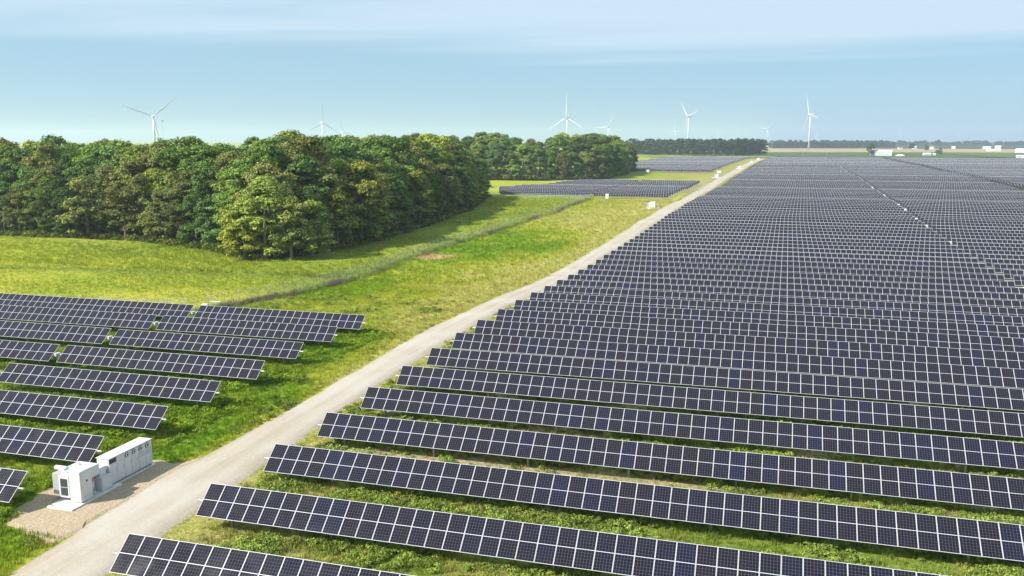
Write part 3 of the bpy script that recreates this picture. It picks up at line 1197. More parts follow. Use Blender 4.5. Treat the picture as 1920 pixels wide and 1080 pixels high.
pts = []
for off, st_ in ((0, 9), (12, 11), (26, 13)):
    pts += along([(-232, 1560), (-121, 1535), (-62, 1545), (-30, 1590), (-8, 1650)], st_, off, 2)
far_wood('far_wood', pts, 23, 29, (.042, .070, .022), 'dark green wood behind the green strip left of the road end', .85, 1.35)
pts = []
for off, st_ in ((0, 16), (18, 18)):
    pts += along([(20, 2900), (100, 2960), (230, 3060), (340, 3150), (400, 3180)], st_, off, 3)
far_wood('far_wood', pts, 20, 27, (.040, .066, .024), 'long wood behind the tan field under the tallest turbine', 1.2, 1.5)
pts = along([(-900, 4300), (0, 4200), (420, 4300), (900, 4500), (1500, 4500), (2400, 4200)], 22, 0, 10) + along([(300, 4700), (1000, 4800), (1900, 4700)], 26, 0, 10)
far_wood('far_wood', pts, 13, 24, (.040, .062, .026), 'hazy blue treeline along the right horizon', 2.0, 2.3)
pts = along([(1050, 2900), (1180, 2850)], 14, 0, 6) + along([(1030, 2920), (1150, 2930)], 16, 0, 6)
far_wood('far_wood', pts, 18, 30, (.038, .062, .024), 'dark cluster of trees among the white sheds at far right', 1.0)

# lone trees on the right
for (x, y, k_, h_, w_, c_, lab) in (
        (166, 1592, 0, 20, 1.1, (.045, .070, .02), 'rounded tree standing at the left end of the white barn'),
        (315, 2180, 7, 20, 1.0, (.035, .055, .02), 'dark lone tree on the tan field right of the white barn'),
        (284, 1690, 3, 9, 1.3, (.06, .085, .03), 'low bush on the field edge right of the white barn'),
        (296, 1725, 1, 11, 1.1, (.055, .08, .03), 'small tree left of the low white sheds on the field edge'),
        (470, 2780, 6, 27, 1.0, (.04, .06, .02), 'tall thin tree sticking above the hazy treeline at right'),
        (372, 2350, 1, 14, 1.2, (.05, .075, .03), 'round tree beside a pale farmhouse on the right horizon')):
    tree(x, y, k_, h_, w_, c_, lab, 'lone trees on the far fields')

# ------------------------------------------------------------------ far fields
def field(name, pts, col, col2, z=0.25, stripes=0.02):
    m, t, b = mat(name + '_crop', rough=0.95, spec=0.1)
    q = NT(t)
    n_ = q.noise(q.mapping(q.pos(), (1, .35, 1)), stripes, 4)
    q.l.new(q.mix(q.rng(n_, .38, .64), col, col2), b.inputs['Base Color'])
    V = [(x, y, Z(y) + z) for x, y in pts]
    me = bpy.data.meshes.new(name)
    me.from_pydata(V, [], [tuple(range(len(V)))])
    me.materials.append(m)
    link(name, me, kind='structure')


field('green_field', [(-700, 1345), (-18, 1345), (60, 1345), (330, 1480), (330, 2030), (-700, 1930)], (.055, .095, .024), (.085, .125, .034), .30)
field('tan_field', [(-60, 1960), (330, 2035), (1100, 2000), (1100, 2760), (380, 2900), (-40, 2860)], (.30, .24, .12), (.37, .30, .17), .55)
field('bean_field', [(336, 1490), (620, 1420), (900, 1500), (900, 1990), (336, 2025)], (.075, .115, .026), (.12, .15, .04), .30)
field('meadow_strip', [(450, 1330), (760, 1280), (760, 1410), (620, 1415), (460, 1425)], (.16, .19, .035), (.22, .22, .06), .42)

# ------------------------------------------------------------------ small plants near the camera (instanced tufts)
def tuft_material(name, trans=0.22):
    m = bpy.data.materials.new(name)
    m.use_nodes = True
    t = m.node_tree
    t.nodes.clear()
    q = NT(t)
    o_ = q.n.new('ShaderNodeOutputMaterial')
    at = q.n.new('ShaderNodeAttribute')
    at.attribute_type = 'INSTANCER'
    at.attribute_name = 'tint'
    ri = q.n.new('ShaderNodeNewGeometry').outputs['Random Per Island']
    c = q.mix(ri, q.mix(1.0, at.outputs['Color'], (0.72, 0.75, 0.7), 'MULTIPLY'), q.mix(1.0, at.outputs['Color'], (1.3, 1.25, 1.25), 'MULTIPLY'))
    d = q.n.new('ShaderNodeBsdfDiffuse')
    q.l.new(c, d.inputs[0])
    tr = q.n.new('ShaderNodeBsdfTranslucent')
    q.l.new(q.mix(1.0, c, (1.15, 1.2, .7), 'MULTIPLY'), tr.inputs[0])
    mx = q.n.new('ShaderNodeMixShader')
    mx.inputs[0].default_value = trans
    q.l.new(d.outputs[0], mx.inputs[1])
    q.l.new(tr.outputs[0], mx.inputs[2])
    q.l.new(mx.outputs[0], o_.inputs[0])
    return m


m_tuft = tuft_material('grass_blades')


def tuft_mesh(name, seed, blades, h, spread, w):
    r = random.Random(seed)
    b_ = MB()
    for k in range(blades):
        a = r.uniform(0, 6.28)
        x, y = r.gauss(0, spread), r.gauss(0, spread)
        hh, ln = h * r.uniform(.5, 1.1), r.uniform(.1, .55) * h
        dx, dy = math.cos(a), math.sin(a)
        ex, ey = -dy * w, dx * w
        b_.face([(x - ex, y - ey, -.05), (x + ex, y + ey, -.05), (x + ex * .7 + dx * ln * .4, y + ey * .7 + dy * ln * .4, hh * .6),
                 (x - ex * .7 + dx * ln * .4, y - ey * .7 + dy * ln * .4, hh * .6)])
        b_.face([(x - ex * .7 + dx * ln * .4, y - ey * .7 + dy * ln * .4, hh * .6), (x + ex * .7 + dx * ln * .4, y + ey * .7 + dy * ln * .4, hh * .6), (x + dx * ln, y + dy * ln, hh)])
    return b_.mesh(name, [m_tuft])


def weed_mesh(name, seed, n, rad, h, s):
    r = np.random.default_rng(seed)
    k = 5
    cc = np.stack([r.normal(size=k) * rad * .5, r.normal(size=k) * rad * .5, h * (.25 + .45 * r.random(k))], 1)
    d = r.normal(size=(n, 3))
    d /= np.linalg.norm(d, axis=1, keepdims=True)
    d[:, 2] = np.abs(d[:, 2])
    C = cc[r.integers(0, k, n)] + d * np.array([rad * .55, rad * .55, h * .42]) * (0.7 + .4 * r.random((n, 1)))
    return quads_mesh(name, C, d + r.normal(size=d.shape) * .5, s * (.6 + .8 * r.random(n)), m_tuft, 1.0, r)


def scatter(name, x, y, zoff, scale, tint, meshes, label):
    """one object: a cloud of points that carries an instanced tuft on each"""
    P_ = np.stack([x, y, gz(y) + zoff], 1)
    me = bpy.data.meshes.new(name)
    me.vertices.add(len(P_))
    me.vertices.foreach_set('co', P_.astype(np.float32).ravel())
    me.attributes.new('size', 'FLOAT', 'POINT').data.foreach_set('value', scale.astype(np.float32))
    me.attributes.new('turn', 'FLOAT', 'POINT').data.foreach_set('value', (rng.random(len(P_)) * 6.28).astype(np.float32))
    me.attributes.new('pick', 'INT', 'POINT').data.foreach_set('value', rng.integers(0, len(meshes), len(P_)).astype(np.int32))
    me.attributes.new('tint', 'FLOAT_COLOR', 'POINT').data.foreach_set('color', np.concatenate([tint, np.ones((len(P_), 1))], 1).astype(np.float32).ravel())
    o_ = link(name, me, None, kind='stuff', label=label, category='plants')
    g = bpy.data.node_groups.new(name + '_nodes', 'GeometryNodeTree')
    g.interface.new_socket('Geometry', in_out='INPUT', socket_type='NodeSocketGeometry')
    g.interface.new_socket('Geometry', in_out='OUTPUT', socket_type='NodeSocketGeometry')
    gi, go = g.nodes.new('NodeGroupInput'), g.nodes.new('NodeGroupOutput')
    join = g.nodes.new('GeometryNodeJoinGeometry')

    def attr(nm, ty):
        n = g.nodes.new('GeometryNodeInputNamedAttribute')
        n.data_type = ty
        n.inputs[0].default_value = nm
        return n.outputs[0]
    size, turn, pick = attr('size', 'FLOAT'), attr('turn', 'FLOAT'), attr('pick', 'INT')
    rot = g.nodes.new('ShaderNodeCombineXYZ')
    g.links.new(turn, rot.inputs[2])
    for k, tm in enumerate(meshes):
        src = bpy.data.objects.new(tm.name + '_source', tm)
        info = g.nodes.new('GeometryNodeObjectInfo')
        info.inputs['Object'].default_value = src
        info.inputs['As Instance'].default_value = True
        cmp_ = g.nodes.new('FunctionNodeCompare')
        cmp_.data_type, cmp_.operation = 'INT', 'EQUAL'
        g.links.new(pick, cmp_.inputs[2])
        cmp_.inputs[3].default_value = k
        iop = g.nodes.new('GeometryNodeInstanceOnPoints')
        g.links.new(gi.outputs[0], iop.inputs['Points'])
        g.links.new(cmp_.outputs[0], iop.inputs['Selection'])
        g.links.new(info.outputs['Geometry'], iop.inputs['Instance'])
        g.links.new(rot.outputs[0], iop.inputs['Rotation'])
        g.links.new(size, iop.inputs['Scale'])
        g.links.new(iop.outputs[0], join.inputs[0])
    g.links.new(join.outputs[0], go.inputs[0])
    md = o_.modifiers.new('scatter', 'NODES')
    md.node_group = g
    return o_


def free(x, y):
    """not on the road, the hardstand or the pads"""
    r_ = (x > road_l(y) - 0.05) & (x < road_r(y) + 0.95)
    p_ = (x > -49.4) & (x < -42) & (y > 42.2) & (y < 55.6) & ~((x < -47.6) & (y < 44.2))
    return ~(r_ | p_)


tufts = [tuft_mesh('tuft', k, 15, .42, .14, .018) for k in range(3)]
weeds = [weed_mesh('weed', 20 + k, 150, .42, .50, .062) for k in range(3)]
brushes = [tuft_mesh('reed', 40 + k, 22, 1.0, .22, .022) for k in range(2)]

# grass close by
n = 210000
u = rng.random(n)
y = 30 + (150 - 30) * u ** 1.35
x = -165 + rng.random(n) * 210
k = in_view(x, y, 0, 0.08) & free(x, y)
x, y = x[k], y[k]
mdw, lft, arr = zones(x, y)
keep = rng.random(len(x)) < np.where(mdw, .55, np.where(arr, .9 * sstep(.25, .48, vnoise(x, y, 5, 3, 1.0)), .95))
strip = (np.abs(y - 61.6) < 1.5) & (x > -33) & (x < -2)
keep &= ~strip | (rng.random(len(x)) < .15)
x, y = x[keep], y[keep]
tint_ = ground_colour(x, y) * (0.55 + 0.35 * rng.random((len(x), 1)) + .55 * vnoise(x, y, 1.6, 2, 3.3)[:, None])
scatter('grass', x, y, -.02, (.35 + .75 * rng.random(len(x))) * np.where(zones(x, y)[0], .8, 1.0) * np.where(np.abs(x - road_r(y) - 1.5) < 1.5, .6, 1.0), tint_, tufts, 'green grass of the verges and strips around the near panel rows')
print('grass', len(x))

# leafy weeds: between the rows, along the array edges and on the verge
n = 90000
y = 32 + (130 - 32) * rng.random(n) ** 1.3
x = -120 + rng.random(n) * 165
k = in_view(x, y, 0, 0.08) & free(x, y)
x, y = x[k], y[k]
mdw, lft, arr = zones(x, y)
cl_ = vnoise(x, y, 3.2, 3, 8.0)
p_ = np.where(mdw, 0, np.where(arr, 1.0 * sstep(.36, .52, cl_), np.where(lft, .8 * sstep(.36, .55, cl_), .22 * sstep(.48, .66, cl_))))
strip = (np.abs(y - 61.6) < 1.3) & (x > -33) & (x < -2)
p_ = np.where(strip, p_ * .15, p_)
near_road = (x - road_r(y) < 2.0) & (x > road_r(y))
p_ = np.where(near_road, p_ * .4, p_)
k = rng.random(len(x)) < p_
x, y, cl_ = x[k], y[k], cl_[k]
tint_ = np.where(zones(x, y)[1][:, None], np.array([(.20, .30, .03)]), np.array([(.23, .30, .06)])) * (0.6 + 0.8 * rng.random((len(x), 1)))
tint_ = tint_ * np.where(rng.random((len(x), 1)) < .08, np.array([(1.25, 1.08, .9)]), 1.0)
scatter('weeds', x, y, -.03, .30 + .85 * rng.random(len(x)) ** 1.5 * (0.5 + cl_), tint_, weeds, 'leafy green weeds growing between and below the near panel rows')
print('weeds', len(x))

# meadow and verge farther out: coarser tufts
n = 60000
y = 150 + 330 * rng.random(n) ** 1.2
x = -250 + rng.random(n) * 215
k = in_view(x, y, 0, 0.05) & free(x, y) & (x < road_l(y)) & ~((y > 385) & (x < -38))
for (xa_, ya_) in EDGE:
    k &= ((x - xa_) ** 2 + (y - ya_) ** 2) > 9
x, y = x[k], y[k]
scatter('meadow_grass', x, y, -.05, 1.0 + 1.0 * rng.random(len(x)), ground_colour(x, y) * (0.75 + .5 * rng.random((len(x), 1))), tufts, 'yellow-green grass of the meadow and verge below the wood')

# tall dead weeds along the fence
fx_, fy_ = [], []
for a_, b_ in zip(FENCE[1:-1], FENCE[2:]):
    n = int(math.dist(a_, b_) * (11 if a_[1] < 200 else 8))
    tt = rng.random(n)
    fx_ += list(a_[0] + (b_[0] - a_[0]) * tt + rng.normal(size=n) * .65)
    fy_ += list(a_[1] + (b_[1] - a_[1]) * tt + rng.normal(size=n) * .8)
fx_, fy_ = np.array(fx_), np.array(fy_)
dead = sstep(.42, .60, vnoise(fx_, fy_, 9, 2, 5.0))[:, None]
tint_ = (np.array([(.25, .32, .09)]) * (1 - dead) + np.array([(.185, .155, .125)]) * dead) * (.6 + .8 * rng.random((len(fx_), 1)))
scatter('fence_weeds', fx_, fy_, -.05, .5 + .75 * rng.random(len(fx_)), tint_, brushes, 'tall greyish weeds grown up along the foot of the meadow fence')

# undergrowth at the feet of both woods
ux, uy = [], []
for path, st_ in ((EDGE, .55), (EDGE2, .9)):
    for off in (-3.4, -2.2, -1.0, .6, 2.4):
        p_ = along(path, st_, off, 1.0)
        ux += [a_ for a_, _ in p_]
        uy += [b_ for _, b_ in p_]
ux, uy = np.array(ux), np.array(uy)
tint_ = np.array([(.115, .155, .04)]) * (.5 + 1.0 * rng.random((len(ux), 1))) * np.where(rng.random((len(ux), 1)) < .25, np.array([(1.7, 1.35, 1.0)]), 1.0)
scatter('undergrowth', ux, uy, -.1, (1.2 + 3.2 * rng.random(len(ux)) ** 2) * np.where(uy > 500, 2.0, 1.0), tint_, weeds, 'scrubby undergrowth along the foot of the woods')

# ------------------------------------------------------------------ fences
m_galv, t, b = mat('galvanised_fence', (.55, .57, .57), 0.5, 0.3)
q = NT(t)
q.l.new(q.mix(q.noise(q.pos(), 2, 3), (.33, .35, .35), (.48, .50, .50)), b.inputs['Base Color'])
m_link = bpy.data.materials.new('chain_link')
m_link.use_nodes = True
t = m_link.node_tree
q = NT(t)
b = t.nodes['Principled BSDF']
b.inputs['Base Color'].default_value = (.52, .54, .54, 1)
b.inputs['Roughness'].default_value = .5
b.inputs['Metallic'].default_value = .2
uv = q.n.new('ShaderNodeUVMap').outputs[0]
su = q.n.new('ShaderNodeSeparateXYZ')
q.l.new(uv, su.inputs[0])
d1 = q.math('ABSOLUTE', q.math('SUBTRACT', q.math('FRACT', q.math('MULTIPLY', q.math('ADD', su.outputs[0], su.outputs[1]), 9.0)), .5))
d2 = q.math('ABSOLUTE', q.math('SUBTRACT', q.math('FRACT', q.math('MULTIPLY', q.math('SUBTRACT', su.outputs[0], su.outputs[1]), 9.0)), .5))
w_ = q.math('MAXIMUM', q.math('GREATER_THAN', d1, .46), q.math('GREATER_THAN', d2, .46))
tp = q.n.new('ShaderNodeBsdfTransparent')
mx = q.n.new('ShaderNodeMixShader')
q.l.new(w_, mx.inputs[0])
q.l.new(tp.outputs[0], mx.inputs[1])
q.l.new(b.outputs[0], mx.inputs[2])
q.l.new(mx.outputs[0], t.nodes['Material Output'].inputs[0])

pb = MB()
pb.tube([(0, 0, -.3), (0, 0, 2.15)], .03, 6)
pb.tube([(0, 0, 2.15), (-.34, 0, 2.52)], .036, 6)
ME_FPOST = pb.mesh('post', [m_galv])


def make_fence(path, step, label, group=None):
    pts = []
    for a_, b_ in zip(path[:-1], path[1:]):
        n = max(1, round(math.dist(a_, b_) / step))
        for k in range(n):
            pts.append((a_[0] + (b_[0] - a_[0]) * k / n, a_[1] + (b_[1] - a_[1]) * k / n))
    pts.append(path[-1])
    F_ = thing('chain_link_fence', label, 'fence', (pts[0][0], pts[0][1], Z(pts[0][1])), 0, group)
    ox, oy, oz = F_.location
    V, Fc, UV = [], [], []
    s = 0.0
    wires = MB()
    for k, (x, y) in enumerate(pts):
        a_, b_ = pts[max(k - 1, 0)], pts[min(k + 1, len(pts) - 1)]
        ang = math.atan2(b_[1] - a_[1], b_[0] - a_[0]) - math.pi / 2
        link('post', ME_FPOST, F_, (x - ox, y - oy, Z(y) - oz), (0, 0, ang))
        if k:
            s += math.dist(pts[k], pts[k - 1])
        V += [(x - ox, y - oy, Z(y) - oz + .02), (x - ox, y - oy, Z(y) - oz + 2.1)]
        UV += [(s, 0), (s, 2.1)]
        if k:
            Fc.append((2 * k - 2, 2 * k, 2 * k + 1, 2 * k - 1))
            px0, py0 = pts[k - 1]
            for dz, dd in ((2.10, 0), (2.26, .10), (2.38, .21), (2.50, .32)):
                wires.tube([(px0 - ox - dd * math.cos(ang), py0 - oy - dd * math.sin(ang), Z(py0) - oz + dz), (x - ox - dd * math.cos(ang), y - oy - dd * math.sin(ang), Z(y) - oz + dz)],
                           .018 if dd == 0 else .006, 4, caps=False)
    me = bpy.data.meshes.new('wire_mesh')
    me.from_pydata(V, [], Fc)
    ul = me.uv_layers.new(name='UVMap')
    li = np.empty(len(me.loops), int)
    me.loops.foreach_get('vertex_index', li)
    ul.data.foreach_set('uv', np.array(UV)[li].astype(np.float32).ravel())
    me.materials.append(m_link)
    link('wire_mesh', me, F_)
    wires.build('barbed_wire', m_galv, F_)
    return F_


make_fence(FENCE, 3.05, 'long chain link fence with angled post tops between meadow and grass verge')
make_fence([(-36.5, 400), (-35.3, 493), (-34.0, 596), (-30.0, 710)], 5.0, 'grey chain link fence along the right edge of the small far array')
make_fence([(-75.5, 384), (-99, 387), (-122, 389), (-140, 410)], 5.0, 'grey chain link fence along the front of the small far array')

# ------------------------------------------------------------------ inverter station beside the road
m_white, t, b = mat('white_enamel', (.80, .81, .82), 0.35)
q = NT(t)
n_ = q.noise(q.mapping(q.pos(), (1, 1, .35)), 1.6, 5, .65)
q.l.new(q.mix(q.rng(n_, .42, .75, 0, .6), (.60, .605, .615), (.50, .495, .48)), b.inputs['Base Color'])
q.l.new(q.rng(n_, .3, .7, .28, .5), b.inputs['Roughness'])
m_grey, t, b = mat('grey_enamel', (.50, .52, .55), 0.45)
m_dark, t, b = mat('dark_vent', (.035, .036, .04), 0.6)
m_ring, t, b = mat('fan_ring', (.16, .17, .18), 0.5)
m_core, t, b = mat('radiator_grey', (.10, .105, .11), 0.5)
m_black, t, b = mat('black_rubber', (.02, .02, .022), 0.7)
m_red, t, b = mat('red_paint', (.45, .05, .03), 0.5)
m_conc, t, b = mat('concrete', (.62, .61, .59), 0.85)
q = NT(t)
n_ = q.noise(q.pos(), 1.4, 6, .65)
q.l.new(q.mix(q.rng(n_, .35, .7), (.70, .69, .66), (.54, .52, .48)), b.inputs['Base Color'])
q.l.new(q.bump(q.noise(q.pos(), 22, 3), .02, .5), b.inputs['Normal'])
m_label, t, b = mat('printed_label', (.62, .62, .60), 0.5)
m_screen, t, b = mat('louvre_dark', (.055, .052, .05), 0.55)


def rbox(b_, x0, x1, y0, y1, z0, z1, bv=0.03, m=0):
    """box with chamfered vertical edges"""
    c_ = [(x0 + bv, y0), (x1 - bv, y0), (x1, y0 + bv), (x1, y1 - bv), (x1 - bv, y1), (x0 + bv, y1), (x0, y1 - bv), (x0, y0 + bv)]
    i = len(b_.v)
    for z, s in ((z0, 0), (z1 - bv, 0), (z1, bv)):
        for (x, y) in c_:
            cx, cy = (x0 + x1) / 2, (y0 + y1) / 2
            b_.v.append((x - math.copysign(min(s, abs(x - cx)), x - cx), y - math.copysign(min(s, abs(y - cy)), y - cy), z))
    for r_ in range(2):
        for j in range(8):
            k = (j + 1) % 8
            b_.f.append((i + r_ * 8 + j, i + r_ * 8 + k, i + r_ * 8 + 8 + k, i + r_ * 8 + 8 + j))
            b_.m.append(m)
    b_.f.append(tuple(i + j for j in range(8))[::-1])
    b_.f.append(tuple(i + 16 + j for j in range(8)))
    b_.m += [m, m]


PADZ = 0.16
# concrete slab
P0 = thing('concrete_slab', 'white concrete slab under the transformer and inverter beside the road', 'slab', (-46.1, 45.1, 0))
s = MB()
s.box(-.72, 1.42, .42, 5.3, -.1, PADZ)
s.build('slab', m_conc, P0)
s = MB()
s.box(-1.0, 1.05, 5.32, 9.5, -.1, PADZ - .03)
s.build('footing', m_conc, P0)

# inverter cabinet: long white box with its doors to the road
I0 = thing('inverter_cabinet', 'long white inverter cabinet with four round fans beside the gravel road', 'inverter cabinet', (-46.15, 49.78, PADZ))
XD, YL, HI = 1.0, 4.60, 2.02
s = MB()
rbox(s, -.08, XD, 0, YL, .10, HI, .025)
s.build('body', m_white, I0)
s = MB()
s.box(-.02, XD - .07, .06, YL - .06, -.02, .10)
s.build('plinth', m_ring, I0)
s = MB()
s.box(-.12, XD + .04, -.04, YL + .04, HI + .001, HI + .05)
s.build('roof', m_white, I0)
ND = 6
dw = YL / ND
for k in range(ND):
    y0, y1 = k * dw + .022, (k + 1) * dw - .022
    s = MB()
    z0 = .20
    z1 = HI - .42 if k == 0 else HI - .06
    s.box(XD + .002, XD + .03, y0, y1, z0, z1)
    D_ = s.build('door', m_white, I0)
    if k in (0, 1, 2, 3):
        s = MB()
        s.box(XD + .031, XD + .055, y1 - .09, y1 - .05, .95, 1.18)
        s.build('handle', m_grey, D_)
    if k >= 4:
        s = MB()
        s.box(XD + .032, XD + .042, y0 + .08, y1 - .08, 1.02, 1.48, 0)
        for j in range(9):
            zz = 1.05 + j * .047
            s.box(XD + .042, XD + .056, y0 + .10, y1 - .10, zz, zz + .022)
        G_ = s.build('grille', m_grey, D_)
    if k == 1:
        s = MB()
        s.box(XD + .031, XD + .036, y0 + .15, y0 + .24, 1.32, 1.43)
        s.box(XD + .031, XD + .036, y0 + .34, y0 + .43, 1.36, 1.47)
        s.build('sign', m_label, D_)
s = MB()
s.box(XD + .002, XD + .02, .05, dw - .05, HI - .39, HI - .06)
for j in range(5):
    s.box(XD + .021, XD + .032, .05, dw - .05, HI - .37 + j * .062, HI - .345 + j * .062)
s.build('louvre', m_screen, I0)
for k in range(4):
    yc = 2 * dw + .30 + k * (dw * 4 - .55) / 3.4
    s = MB()
    s.tube([(XD + .031, yc, HI - .27), (XD + .085, yc, HI - .27)], [.215, .195], 20)
    F_ = s.build('fan', m_ring, I0)
    s = MB()
    s.tube([(XD + .086, yc, HI - .27), (XD + .092, yc, HI - .27)], .155, 18)
    s.build('fan_grille', m_white, F_)
    s = MB()
    s.tube([(XD + .093, yc, HI - .27), (XD + .105, yc, HI - .27)], .085, 12)
    s.build('fan_hub', m_dark, F_)

# transformer with its switchgear cabinet and radiators
T0 = thing('transformer', 'white transformer with dark radiator and tall switchgear cabinet on the slab', 'transformer', (-46.2, 46.3, PADZ))
s = MB()
rbox(s, .42, 1.38, .30, 1.42, .06, 2.28, .03)           # tall switchgear cabinet towards the road
s.build('switchgear_cabinet', m_white, T0)
s = MB()
s.box(1.382, 1.41, .36, 1.36, .40, 2.18)
D_ = s.build('door', m_white, T0)
s = MB()
s.box(1.411, 1.43, .80, .92, 1.42, 1.56)
s.build('sign', m_dark, D_)
s = MB()
s.box(1.411, 1.424, .84, 1.06, 1.22, 1.32)
s.box(1.411, 1.424, .84, 1.00, 1.66, 1.76)
s.build('sign', m_label, D_)
s = MB()
s.box(1.411, 1.45, .44, .50, 1.02, 1.20)
s.build('handle', m_grey, D_)
s = MB()
s.box(1.382, 1.40, .36, 1.36, .10, .37)
s.build('kick_panel', m_white, T0)
s = MB()
rbox(s, -.72, .40, .72, 2.55, .06, 1.98, .04)           # tank
s.build('tank', m_white, T0)
s = MB()
s.box(-.76, .40, .68, 2.60, 1.981, 2.05)
for (xx, yy) in ((-.4, .8), (0.1, 1.3), (-.2, 2.0)):
    s.tube([(xx, yy, 2.05), (xx, yy, 2.20)], [.10, .07], 10)
s.box(-.1, .1, .6, 1.0, 2.051, 2.13)
s.build('tank_lid', m_white, T0)
s = MB()
s.tube([(-1.25, .95, 2.14), (-.30, .95, 2.14)], .17, 14)
s.tube([(-.5, .95, 1.98), (-.5, 1.25, 2.04)], .04, 8)
s.build('expansion_vessel', m_white, T0)
for k, (yy, ww) in enumerate(((.62, .42), (1.16, .42))):       # two radiator banks on the meadow side
    s = MB()
    for j in range(6):
        s.box(-1.30 + j * .095, -1.245 + j * .095, yy, yy + ww, .30, 1.82)
    s.tube([(-1.30, yy + ww / 2, 1.70), (-.72, yy + ww / 2, 1.70)], .05, 8)
    s.tube([(-1.30, yy + ww / 2, .42), (-.72, yy + ww / 2, .42)], .05, 8)
    s.build('radiator', m_white, T0)
s = MB()                                                   # radiator facing the camera: white case, dark core in two bays
rbox(s, -.55, .36, .34, .70, .26, 1.86, .02)
rad = s.build('radiator_case', m_white, T0)
for z0, z1 in ((.42, 1.00), (1.06, 1.64)):
    s = MB()
    s.box(-.36, .22, .322, .338, z0, z1)
    for j in range(8):
        s.box(-.34 + j * .07, -.305 + j * .07, .30, .321, z0 + .02, z1 - .02)
    s.build('radiator_core', m_core, rad)
s = MB()
s.box(.62, 1.18, 1.50, 2.36, 1.40, 2.16)                  # control box above the pipework
C_ = s.build('control_box', m_white, T0)
s = MB()
s.box(1.181, 1.20, 1.55, 2.31, 1.46, 2.10)
s.build('door', m_white, C_)
s = MB()
s.box(1.201, 1.208, 1.80, 2.04, 1.80, 1.96)
s.build('sign', m_label, C_)
s = MB()
for k, yy in enumerate((1.75, 1.90, 2.05, 2.22)):
    s.tube([(.75, yy, .06), (.75, yy, .9), (.9, yy, 1.2), (.9, yy, 1.42)], .045, 8)
s.build('conduit', m_grey, T0)
s = MB()
s.tube([(.86, 1.78, 1.06), (1.02, 1.78, 1.06)], .09, 10)
s.tube([(.86, 2.12, 1.16), (.98, 2.12, 1.16)], .07, 10)
s.build('gauge', m_red, T0)
s = MB()
s.tube([(.95, 1.95, .0), (.95, 1.95, .24)], [.14, .12], 12)
s.build('drain_valve', m_grey, T0)
s = MB()
rbox(s, .42, .95, 2.62, 3.25, 1.02, 1.66, .02)            # bus duct to the inverter
s.box(.0, .9, 2.58, 3.44, 1.30, 1.58)
s.build('bus_duct', m_white, T0)

B0 = thing('supply_cabinet', 'small square white cabinet standing between transformer and inverter', 'cabinet', (-45.3, 48.75, PADZ))
s = MB()
rbox(s, -.42, .36, 0, .98, .04, .98, .02)
s.build('body', m_white, B0)
s = MB()
s.box(.362, .385, .05, .93, .10, .92)
D_ = s.build('door', m_white, B0)
s = MB()
s.box(.386, .392, .22, .38, .62, .80)
s.box(.386, .392, .52, .68, .62, .80)
s.build('sign', m_label, D_)
s = MB()
s.box(-.45, .40, -.03, 1.01, .981, 1.02)
s.build('roof', m_white, B0)

# the farther stations: same kind, smaller in view
def far_station(x, y, label, full):
    T_ = thing('transformer_station', label, 'transformer station', (x, y, Z(y) + .05), 0, 'small transformer stations along the road')
    s = MB()
    s.box(-3.6, 2.6, -2.0, 4.5, -.1, .12)
    s.build('slab', m_conc, T_)
    s = MB()
    rbox(s, -.2, 1.0, .2, 1.5, .12, 2.5, .03)
    s.build('switchgear_cabinet', m_white, T_)
    s = MB()
    rbox(s, -1.5, -.25, .4, 2.4, .12, 2.1, .03)
    s.build('tank', m_white, T_)
    s = MB()
    for j in range(5):
        s.box(-2.1 + j * .11, -2.03 + j * .11, .5, 1.6, .4, 1.85)
    s.build('radiator', m_grey, T_)
    s = MB()
    rbox(s, -1.0, .5, 2.6, 5.0, .12, 2.15, .03)
    s.build('inverter_body', m_white, T_)
    s = MB()
    s.box(-.05, .45, .17, .198, .5, 1.9)
    s.build('door', m_grey, T_)


far_station(-41.6, 336, 'white transformer station on a pale slab left of the road before the small array', True)
far_station(-32.6, 613, 'white transformer station by the road just past the small array', False)
far_station(-24.6, 840, 'small white station by the road at the far array front', False)
far_station(-17.6, 1042, 'tiny white station by the road, second from its far end', False)
far_station(-11.5, 1216, 'tiny white station nearest the far end of the road', False)

# white boxes in the first aisle
tub = MB()
prof = [(.62, 0.35), (.60, .9), (.54, 1.45), (.40, 1.72), (.18, 1.82)]
for k in range(len(prof) - 1):
    pass
i0 = len(tub.v)
nn = 14
for (r_, z) in prof:
    for j in range(nn):
        a_ = 2 * math.pi * j / nn
        ex = 2.6
        cx_ = math.copysign(abs(math.cos(a_)) ** (2 / ex), math.cos(a_))
        sx_ = math.copysign(abs(math.sin(a_)) ** (2 / ex), math.sin(a_))
        tub.v.append((r_ * cx_, r_ * .7 * sx_, z))
for k in range(len(prof) - 1):
    for j in range(nn):
        a_, b_ = i0 + k * nn + j, i0 + k * nn + (j + 1) % nn
        tub.f.append((a_, b_, b_ + nn, a_ + nn))
        tub.m.append(0)
tub.f.append(tuple(i0 + (len(prof) - 1) * nn + j for j in range(nn)))
tub.f.append(tuple(i0 + j for j in range(nn))[::-1])
tub.m += [0, 0]
ME_TUB = tub.mesh('cover', [m_white])
s = MB()
s.box(-.05, .05, -.05, .05, -.2, .36)
s.box(-.45, -.37, -.04, .04, -.2, .36)
s.box(.37, .45, -.04, .04, -.2, .36)
ME_LEGS = s.mesh('stand', [m_steel])
s = MB()
for j in range(6):
    s.box(-.10, .10, -.47, -.43, .62 + j * .12, .69 + j * .12)
ME_TVENT = s.mesh('vent', [m_dark])
